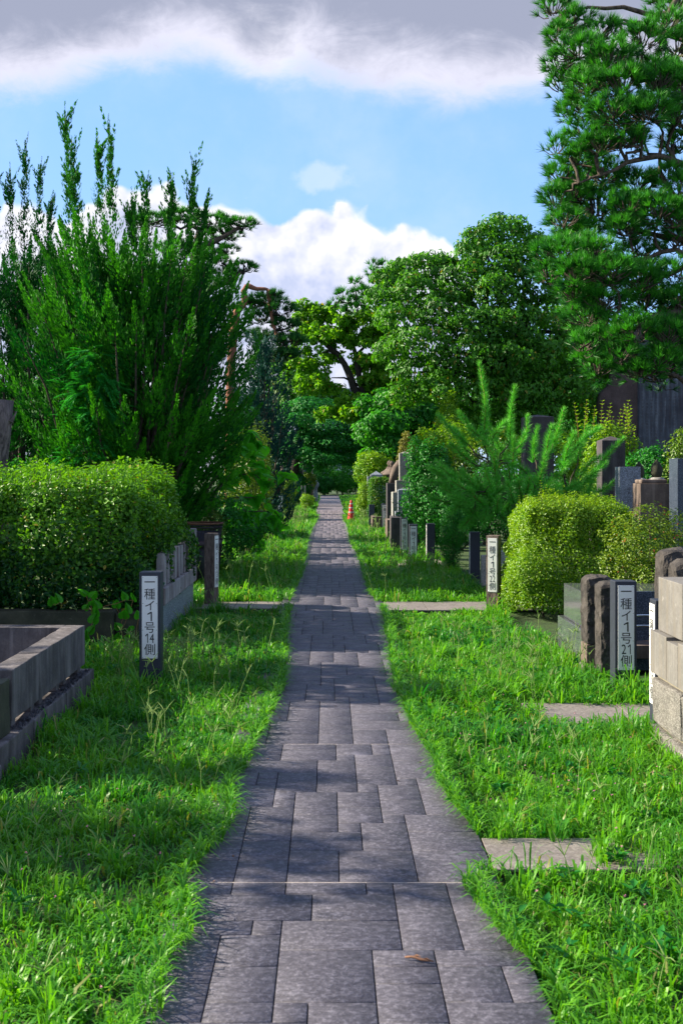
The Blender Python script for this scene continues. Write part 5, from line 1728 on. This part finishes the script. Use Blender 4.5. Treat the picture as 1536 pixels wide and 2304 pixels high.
shrub('shrub', 'green shrub right of the dark gravestone behind the young pine', X(1290, 21), 22.5, 1.6, 1.0, .8, 2.75, 8000, .07, .035, 'bright', nb=10, seed=32)
shrub('bush', 'pale tan-leaved bush beside the tall light gravestone', X(918, 33), 33.5, .62, .6, 1.1, 3.1, 4500, .07, .03, 'tan', nb=8, seed=33)
shrub('shrub', 'large sunlit yellow-green shrub behind the traffic cone', X(845, 39), 39.5, 1.75, 1.4, .4, 2.45, 13000, .09, .05, 'bright', nb=14, seed=34)
shrub('shrub', 'yellow-green low shrub just right of the traffic cone', X(828, 35), 35.2, .8, .9, 0, 1.45, 8000, .06, .03, 'hedge_lime', nb=9, seed=35)
t = thing('round_bush', 'clipped boxy dark green bush beside the stone lantern', 'bush', (X(858, 31), 31, 0))
gh = G()
hedge_leaves(gh, -.36, .36, -.35, .35, .3, 1.44, 9000, .05, .028, amp=.05, round_=.2, tint_top=.2)
gh.build('foliage', M['hedge'], t)
gb = G()
tube(gb, [(0, 0, -.03), (.02, 0, .5)], [.04, .03], 6)
gb.build('stems', M['bark'], t)

# left, farther off
t = thing('clipped_hedge', 'small square-clipped dark hedge far left of the path', 'hedge', (X(628, 33), 36, 0))
gh = G()
hedge_leaves(gh, -.42, .32, -.4, .4, .0, 1.60, 8000, .06, .035, amp=.03, round_=.1, tint_top=.4)
gh.build('foliage', M['hedge'], t)
shrub('bush', 'small yellow bush beside the small clipped hedge', X(652, 40), 40, .75, .7, .2, 1.55, 4500, .07, .035, 'hedge_lime', nb=6, seed=41, tb=.3)
shrub('bush', 'low orange-green plants behind the two distant posts', X(632, 37), 35.2, .9, .7, .2, 1.3, 4500, .06, .02, 'azalea', nb=6, seed=42, tb=.3)
shrub('bush', 'dark hedge-like bush far left of the path', X(672, 50), 50, 1.3, 1.2, 0, 1.75, 5000, .10, .05, 'camellia', nb=7, seed=43)
shrub('bush', 'reddish-yellow tipped bush over the far stone pillar', X(697, 54), 54, .8, .7, .5, 1.75, 3000, .09, .045, 'photinia', nb=5, seed=44, tb=.4)
shrub('bush', 'weedy green bush beside the far path on its left', X(690, 46), 46, .8, 1.6, 0, .75, 3500, .08, .03, 'bright', nb=6, seed=45)


# ------------------------------------------------------------------ stones on the right
def grave(name, label, x, y, parts, rz=0.0, cat='gravestone', m='granite_light', group=None):
    """parts: (name, dx, dy, z0, w, d, h, material or None, kwargs)"""
    t_ = thing(name, label, cat, (x, y, 0), rz, group)
    for p in parts:
        nm, dx_, dy_, z0, w_, d_, h_, mm, kw = p
        block(nm, dx_, dy_, z0, w_, d_, h_, M[mm or m], t_, **kw)
    return t_


B0 = dict(bevel=.008)
grave('gravestone', 'tall light grey gravestone on two plinths beside the dark glossy shrub', X(910, 26), 26, [('base', .05, 0, -.05, 1.0, .9, .5, 'stone_brown', B0), ('plinth', .05, 0, .452, .72, .62, .66, None, B0), ('plinth', .02, 0, 1.115, .48, .45, .28, None, B0), ('shaft', 0, 0, 1.398, .27, .27, .66, None, dict(bevel=.008, roof=.045))])
g_t = grave('gravestone', 'smaller blue-grey gravestone with pointed top before the tall light one', X(905, 23), 23, [('base', .05, 0, -.05, .62, .55, .70, 'stone_dark', B0), ('plinth', .02, 0, .652, .36, .33, .10, None, B0), ('shaft', .02, 0, .755, .24, .22, .46, None, dict(bevel=.006, roof=.04))], m='granite_blue')
grave('stone_pillar', 'dark weathered square stone pillar behind the post numbered 25', X(891, 21.8), 21.8, [('pillar', 0, 0, -.05, .24, .24, .73, None, dict(bevel=.01, rough=.008, cuts=1))], m='stone_dark', cat='pillar')
grave('plot_kerb', 'low brown stone kerb under the clipped boxy bush', X(862, 30), 29.9, [('kerb_stone', .12, -.5, -.05, .9, .16, .42, None, B0), ('kerb_stone', -.27, 0, -.05, .13, .82, .42, None, B0)], m='stone_brown', cat='plot kerb')
grave('black_slab', 'small upright black slab left of the clipped boxy bush', X(837, 30.2), 30.6, [('slab', 0, 0, -.05, .16, .1, .72, None, B0)], m='granite_dark', cat='stone')

# lantern pair
def lantern(label, x, y, s, ztop, m):
    t_ = thing('stone_lantern', label, 'stone lantern', (x, y, 0))
    k = s
    lathe('base', [(0, 0), (.26 * k, 0), (.26 * k, .08), (.16 * k, .16), (0, .16)], M[m], t_, seg=6, smooth=False)
    h = ztop - .75 * k
    lathe('pillar', [(.09 * k, .15), (.085 * k, h * .5), (.11 * k, h * .52), (.085 * k, h * .55), (.09 * k, h)], M[m], t_, seg=14)
    lathe('tray', [(0, h), (.10 * k, h), (.22 * k, h + .08 * k), (.22 * k, h + .13 * k), (0, h + .13 * k)], M[m], t_, seg=6, smooth=False)
    for i in range(6):
        a = math.pi / 3 * i + math.pi / 6
        block('light_box_post', math.cos(a) * .12 * k, math.sin(a) * .12 * k, h + .131 * k, .05 * k, .05 * k, .2 * k, M[m], t_, rz=a, bevel=.003)
    lathe('roof', [(0, h + .332 * k), (.30 * k, h + .332 * k), (.31 * k, h + .38 * k), (.16 * k, h + .46 * k), (.08 * k, h + .56 * k), (0, h + .56 * k)], M[m], t_, seg=6, smooth=False)
    lathe('jewel', [(0, h + .56 * k), (.06 * k, h + .56 * k), (.05 * k, h + .60 * k), (.085 * k, h + .66 * k), (.06 * k, h + .72 * k), (0, h + .76 * k)], M[m], t_, seg=14)
    return t_


lantern('brown stone lantern left of the leaning curved stone', X(881, 31), 31, 1.0, Z(1037, 31), 'stone_brown')
lantern('second brown stone lantern just behind the first one', X(876, 33), 33, 1.0, Z(1036, 33), 'stone_brown')
lantern('small stone lantern whose tip shows over the small clipped hedge', X(633, 37.5), 38, .8, Z(1045, 38), 'stone_brown')
# curved brown natural stone
t = thing('natural_stone', 'curved reddish-brown natural stone leaning behind the stone lantern', 'stone', (X(890, 29), 29, 0))
block('pedestal', 0, 0, -.05, .5, .5, 1.35, M['stone_dark'], t, bevel=.01)
g_ = G()
tube(g_, [(-.10, 0, 1.29), (-.05, 0, 1.5), (.02, 0, 1.7), (.12, 0, 1.84), (.2, 0, 1.86)], [.10, .11, .12, .12, .05], 10, .15)
g_.build('stone_body', M['stone_brown'], t, smooth=True)
grave('small_roof_stone', 'pale grey onion-topped stone between sunlit shrub and lantern', X(846, 36), 36, [('block', 0, 0, -.05, .6, .5, 1.5, None, B0), ('roof', 0, 0, 1.455, .4, .4, .06, None, dict(bevel=.02, roof=.12))], m='granite_blue', cat='gravestone')

grave('gravestone', 'dark square-topped gravestone standing above the young pine', X(1208, 22), 22, [('plinth', 0, 0, -.05, .9, .8, 1.2, None, B0), ('shaft', 0, 0, 1.152, .58, .5, 1.58, None, dict(bevel=.012, roof=.05))], m='stone_dark')
grave('gravestone', 'grey gravestone with pyramid top behind the blue granite one', X(1373, 17), 17, [('plinth', 0, 0, -.05, .6, .55, .9, None, B0), ('shaft', 0, 0, .852, .37, .34, 1.25, None, dict(bevel=.008, roof=.07))], m='stone_dark')


def small_text(parent, x, y, z, txt, size, m):
    for i, ch in enumerate(txt):
        if ch == ' ': continue
        g_ = G()
        V, T_ = glyph(ch)
        ex = (V[:, :2].max(0) - V[:, :2].min(0)).max()
        g_.add(np.stack([x + V[:, 0] / ex * size, np.full(len(V), y), z - i * size * 1.35 + V[:, 1] / ex * size], 1), T_)
        tag(g_.build('character', M[m], parent), kind='stuff')


q = grave('gravestone', 'blue-grey speckled gravestone with engraved lines, between pine and brown pillar', X(1411, 15), 15, [('plinth', 0, 0, -.05, .5, .45, .75, None, B0), ('shaft', 0, 0, .702, .29, .27, .97, None, B0)], m='granite_blue')
small_text(q, .06, -.1365, 1.53, '大正 五年', .045, 'stone_dark')
small_text(q, -.02, -.1365, 1.36, '昭和 三', .040, 'stone_dark')
grave('stone_pillar', 'square brown-grey stone pillar in front of the onion-topped lanterns', X(1463, 14), 14, [('pillar', 0, 0, -.05, .38, .36, 1.50, None, dict(bevel=.008)), ('cap', 0, 0, 1.452, .34, .32, .05, None, dict(bevel=.02))], m='stone_brown', cat='pillar')
grave('gravestone', 'dark blue polished gravestone cut by the right edge', X(1545, 13.6), 13.6, [('plinth', 0, 0, -.05, .55, .5, .7, None, B0), ('shaft', 0, 0, .652, .36, .34, 1.12, None, B0)], m='granite_dark')


def onion(label, x, y, zt_, m):
    t_ = thing('stone_lantern', label, 'stone lantern', (x, y, 0))
    k = 1.0
    lathe('pillar', [(0, -.02), (.16, -.02), (.13, .5), (.13, zt_ - .62), (0, zt_ - .62)], M[m], t_, seg=12)
    lathe('roof', [(0, zt_ - .62), (.34, zt_ - .60), (.36, zt_ - .54), (.22, zt_ - .44), (.11, zt_ - .36), (0, zt_ - .36)], M[m], t_, seg=6, smooth=False)
    lathe('collar', [(0, zt_ - .36), (.10, zt_ - .36), (.12, zt_ - .30), (.09, zt_ - .27), (0, zt_ - .27)], M['granite_light'], t_, seg=8, smooth=False)
    lathe('jewel', [(0, zt_ - .27), (.06, zt_ - .27), (.085, zt_ - .20), (.08, zt_ - .12), (.045, zt_ - .06), (.012, zt_ - .02), (0, zt_)], M['stone_moss'], t_, seg=18)


onion('stone lantern with mossy onion tip above the brown pillar', X(1476, 15.4), 15.4, Z(1032, 15.4), 'stone_brown')
onion('second onion-tipped stone lantern, half hidden left of the first', X(1436, 16.8), 16.8, Z(1037, 16.8), 'stone_brown')

# monument
YM2 = 27
t = thing('stone_monument', 'huge dark stone monument with streaked blue-grey face behind the pine', 'monument', (X(1500, YM2), YM2, 0))
g_ = G()
outl = [(1352, 1120), (1350, 1000), (1345, 905), (1350, 885), (1368, 868), (1374, 850), (1374, 822), (1390, 790), (1440, 730), (1480, 700), (1600, 660), (1660, 700), (1680, 900), (1680, 1120)]
bx = X(1500, YM2)
for dy in (-.22, .22):
    pass
n_ = len(outl)
V = [(X(px, YM2) - bx, -.22, Z(py, YM2)) for px, py in outl] + [(X(px, YM2) - bx, .25, Z(py, YM2)) for px, py in outl]
cF, cB = (X(1500, YM2) - bx, -.22, 2.5), (X(1500, YM2) - bx, .25, 2.5)
V += [cF, cB]
T_ = [(i, (i + 1) % n_, 2 * n_) for i in range(n_)] + [(n_ + (i + 1) % n_, n_ + i, 2 * n_ + 1) for i in range(n_)]
Qd = [((i + 1) % n_, i, n_ + i, n_ + (i + 1) % n_) for i in range(n_)]
g_.add(V, T_, Qd)
me = g_.mesh('rock', M['monument_back'])
bm = bmesh.new()
bm.from_mesh(me)
bmesh.ops.recalc_face_normals(bm, faces=bm.faces)
bm.to_mesh(me)
bm.free()
link('rock', me, t)
block('face', X(1560, YM2) - bx, -.30, .3, 3.0, .15, 4.6, M['monument'], t, bevel=.02)
block('pedestal', .6, 0, -.05, 5.2, 1.3, .9, M['stone_dark'], t, bevel=.03)
gx = G()
rr_ = random.Random(3)
chars = [glyph(c_) for c_ in '一種号側大正昭和年']
for ci in range(20):
    for rj in range(44):
        V, T_ = chars[rr_.randrange(len(chars))]
        ex = (V[:, :2].max(0) - V[:, :2].min(0)).max()
        cx = X(1434, YM2) - bx + ci * .115
        gx.add(np.stack([cx + V[:, 0] / ex * .06, np.full(len(V), -.3765), 4.75 - rj * .085 + V[:, 1] / ex * .06], 1), T_)
tag(gx.build('engraving', M['stone_dark'], t), kind='stuff')

# pale block wall at the right edge
t = thing('block_wall', 'pale concrete and rough granite retaining wall at the right edge', 'wall', (2.4, 5.2, 0))
X0 = 1.945
fence_part('coping_block', X0 + .015, 3.4, 5.93, 6.36, .66, .975, 'concrete', t, bevel=.005)
fence_part('coping_block', X0 + .015, 3.4, 4.6, 5.925, .66, .975, 'concrete', t, bevel=.005)
for i, (y0, y1) in enumerate(((6.10, 6.40), (5.90, 6.097), (5.3, 5.897), (4.6, 5.297))):
    fence_part('concrete_block', X0 - .02, 3.3, y0, y1, .405, .635 if i == 1 else .655, 'concrete', t, bevel=.004)
fence_part('mortar_bed', X0 + .02, 3.3, 4.6, 6.38, .375, .402, 'mortar', t, bevel=.002)
for i, (y0, y1) in enumerate(((5.86, 6.38), (5.2, 5.855), (4.6, 5.195))):
    fence_part('granite_block', X0 - .015, 3.3, y0, y1, .115, .372, 'granite_rough', t, bevel=.014, rough=.010, cuts=3, seed=i * 3, freq=9)
fence_part('mortar_bed', X0 + .02, 3.3, 4.6, 6.36, .09, .112, 'mortar', t, bevel=.002)
for i, (y0, y1) in enumerate(((5.75, 6.42), (5.1, 5.745), (4.6, 5.095))):
    fence_part('granite_block', X0 - .02, 3.3, y0, y1, -.15, .087, 'granite_rough', t, bevel=.014, rough=.010, cuts=3, seed=i * 5 + 2, freq=9)
# cracked dead twig on it
for (px, y, w_, h_, lab) in ((1500, 8.2, .25, 1.02, 'dark rough stone with rounded top behind the pale wall'), (1536, 7.7, .27, .98, 'dark chiselled stone in front of its twin behind the pale wall')):
    t = thing('gate_stone', lab, 'stone', (X(px + 16, y), y, 0))
    block('stone_body', 0, 0, -.05, w_, .22, h_ + .05, M['stone_black'], t, bevel=.03, rough=.017, cuts=5, seed=px, freq=20, dome=.06)
for (px0, y, w_, z0, h_, lab) in ((1341, 8.75, .215, .20, .56, 'tall rough black gate stone left of the post numbered 21'), (1366, 8.35, .16, -.05, .80, 'rough black gate stone touching the post numbered 21')):
    t = thing('gate_stone', lab, 'stone', (X(px0, y), y, 0))
    block('stone_body', 0, 0, z0, w_, .20, h_, M['stone_black'], t, bevel=.025, rough=.013, cuts=5, seed=px0, freq=24, dome=.04)
    if z0 > 0:
        block('foot', -.07, 0, -.06, .07, .2, .258, M['stone_brown'], t, bevel=.006)
        block('foot', .065, 0, -.06, .07, .2, .258, M['stone_brown'], t, bevel=.006)
        block('footing', 0, -.02, -.06, .25, .26, .09, M['slab'], t, bevel=.006)
t = thing('granite_steps', 'polished stepped grave platform left of the rough black stones', 'grave platform', (2.5, 9.4, 0))
fence_part('lower_step', 2.13, 3.3, 8.98, 9.95, -.05, .265, 'polished', t, bevel=.004)
fence_part('upper_step', 2.165, 3.25, 9.08, 9.85, .268, .575, 'polished', t, bevel=.004)
t = thing('granite_gate', 'low dark granite gate with two steel rails right of the post numbered 21', 'gate', (2.9, 9.0, 0))
fence_part('back_panel', 2.45, 3.3, 8.93, 8.97, -.05, .60, 'granite_dark', t, bevel=.004)
fence_part('threshold', 2.42, 3.3, 8.60, 8.85, .0, .10, 'granite_dark', t, bevel=.004)
fence_part('step', 2.42, 3.3, 8.55, 8.80, .103, .21, 'stone_brown', t, bevel=.004)
for z in (.43, .345):
    g_ = G()
    tube(g_, [(-.45, -.30, z), (.35, -.30, z)], .009, 10)
    g_.build('rail', M['steel'], t, smooth=True)
for x in (.35, -.44):
    g_ = G()
    tube(g_, [(x, -.30, -.03), (x, -.30, .46)], .011, 10)
    g_.build('rail_post', M['steel'], t, smooth=True)
grave('stone_post', 'small pale square stone post beside the black post under the young pine', X(1088, 15.5), 15.4, [('post', 0, 0, -.05, .11, .11, .45, None, B0)], m='granite_light', cat='stone post')
grave('stone_post', 'blue-grey stone post just behind the post numbered 22', X(1127, 13.4), 13.4, [('post', 0, 0, -.05, .10, .12, .66, None, B0)], m='granite_blue', cat='stone post')

# far left stones
grave('stone_block', 'pale grey stone between the two distant posts on the left', X(620, 35.2), 35.3, [('block', 0, 0, -.05, .34, .3, .95, None, B0)], m='granite_blue', cat='stone')
grave('stone_pillar', 'brown stone pillar far left of the path under yellow leaves', X(693, 52), 52, [('pillar', 0, 0, -.05, .5, .5, 1.05, None, dict(bevel=.02, rough=.02, cuts=1))], m='stone_brown', cat='pillar')
for px, lab in ((679, 'left thin stone post before the dark far hedge'), (686, 'right thin stone post before the dark far hedge')):
    grave('thin_post', lab, X(px, 47), 47, [('post', 0, 0, -.05, .07, .07, 1.05, None, B0)], m='granite_light', cat='stone post')
t = thing('round_stone', 'pale round-headed stone beside the far brown pillar', 'stone', (X(708, 55), 55, 0))
lathe('stone_body', [(.2, -.03), (.16, .5), (.12, .7), (.2, .85), (.22, 1.0), (.14, 1.15), (0, 1.2)], M['granite_blue'], t, seg=16)
t = thing('shed', 'pale pinkish plaster shed under the dark maple', 'building', (X(684, 58), 59, 0))
block('wall', 0, 0, -.05, .95, 1.6, 2.3, M['wall_pink'], t, bevel=.01)
block('roof', 0, 0, 2.253, 1.2, 1.9, .10, M['stone_dark'], t, bevel=.01, roof=.25)
block('window', .15, -.815, 1.25, .3, .02, .55, M['glass'], t, bevel=0)
block('door', -.25, -.815, -.02, .32, .02, 1.7, M['metal_dark'], t, bevel=0)

# distant office block glimpsed through the trees
t = thing('office_building', 'distant blue and white office block glimpsed through the trees', 'building', (X(785, 260), 265, 0))
block('wall', 0, 0, -.2, 15, 10, 22.2, M['wall_far'], t, bevel=0)
for r_ in range(6):
    for c_ in range(7):
        block('window', -6.2 + c_ * 2.05, -5.03, 20.0 - r_ * 3.4, 1.5, .05, 1.5, M['glass'], t, bevel=0)

# ------------------------------------------------------------------ cone
t = thing('traffic_cone', 'red traffic cone with white bands in the grass by the far path', 'traffic cone', (X(790, 34.3), 34.3, 0), .3)
block('base', 0, 0, -.01, .36, .36, .04, M['cone_red'], t, bevel=.01)
lathe('cone_body', [(.14, .03), (.118, .16), (.038, .66), (.03, .69), (0, .70)], M['cone_red'], t, seg=20)
for z in (.30, .44, .57):
    r0_ = .118 + (.038 - .118) * ((z - .16) / .5)
    r1_ = .118 + (.038 - .118) * ((z + .075 - .16) / .5)
    lathe('band', [(r0_ + .003, z), (r0_ * .6 + r1_ * .4 + .003, z + .03)], M['cone_white'], t, seg=20)

# dry twig on the path
t = thing('dry_twig', 'bent brown dry twig lying on the paving near the camera', 'twig', (X(942, 3.46), 3.46, .013))
g_ = G()
tube(g_, [(-.045, .012, .008), (-.025, .010, .010), (-.012, .002, .012), (.005, -.004, .008), (.025, -.010, .007), (.047, -.012, .006)], [.003, .0045, .005, .005, .004, .002], 7, .3)
g_.build('stick', M['dry'], t)
g_ = G()
leaves(g_, np.array([[-.02, .01, .012], [.01, -.004, .01]]), np.array([[1, -.4, .3], [1, -.3, .1]]), np.array([[0, 0, 1.], [0, .3, 1.]]), .03, .012)
g_.build('withered_leaf', M['dry'], t)
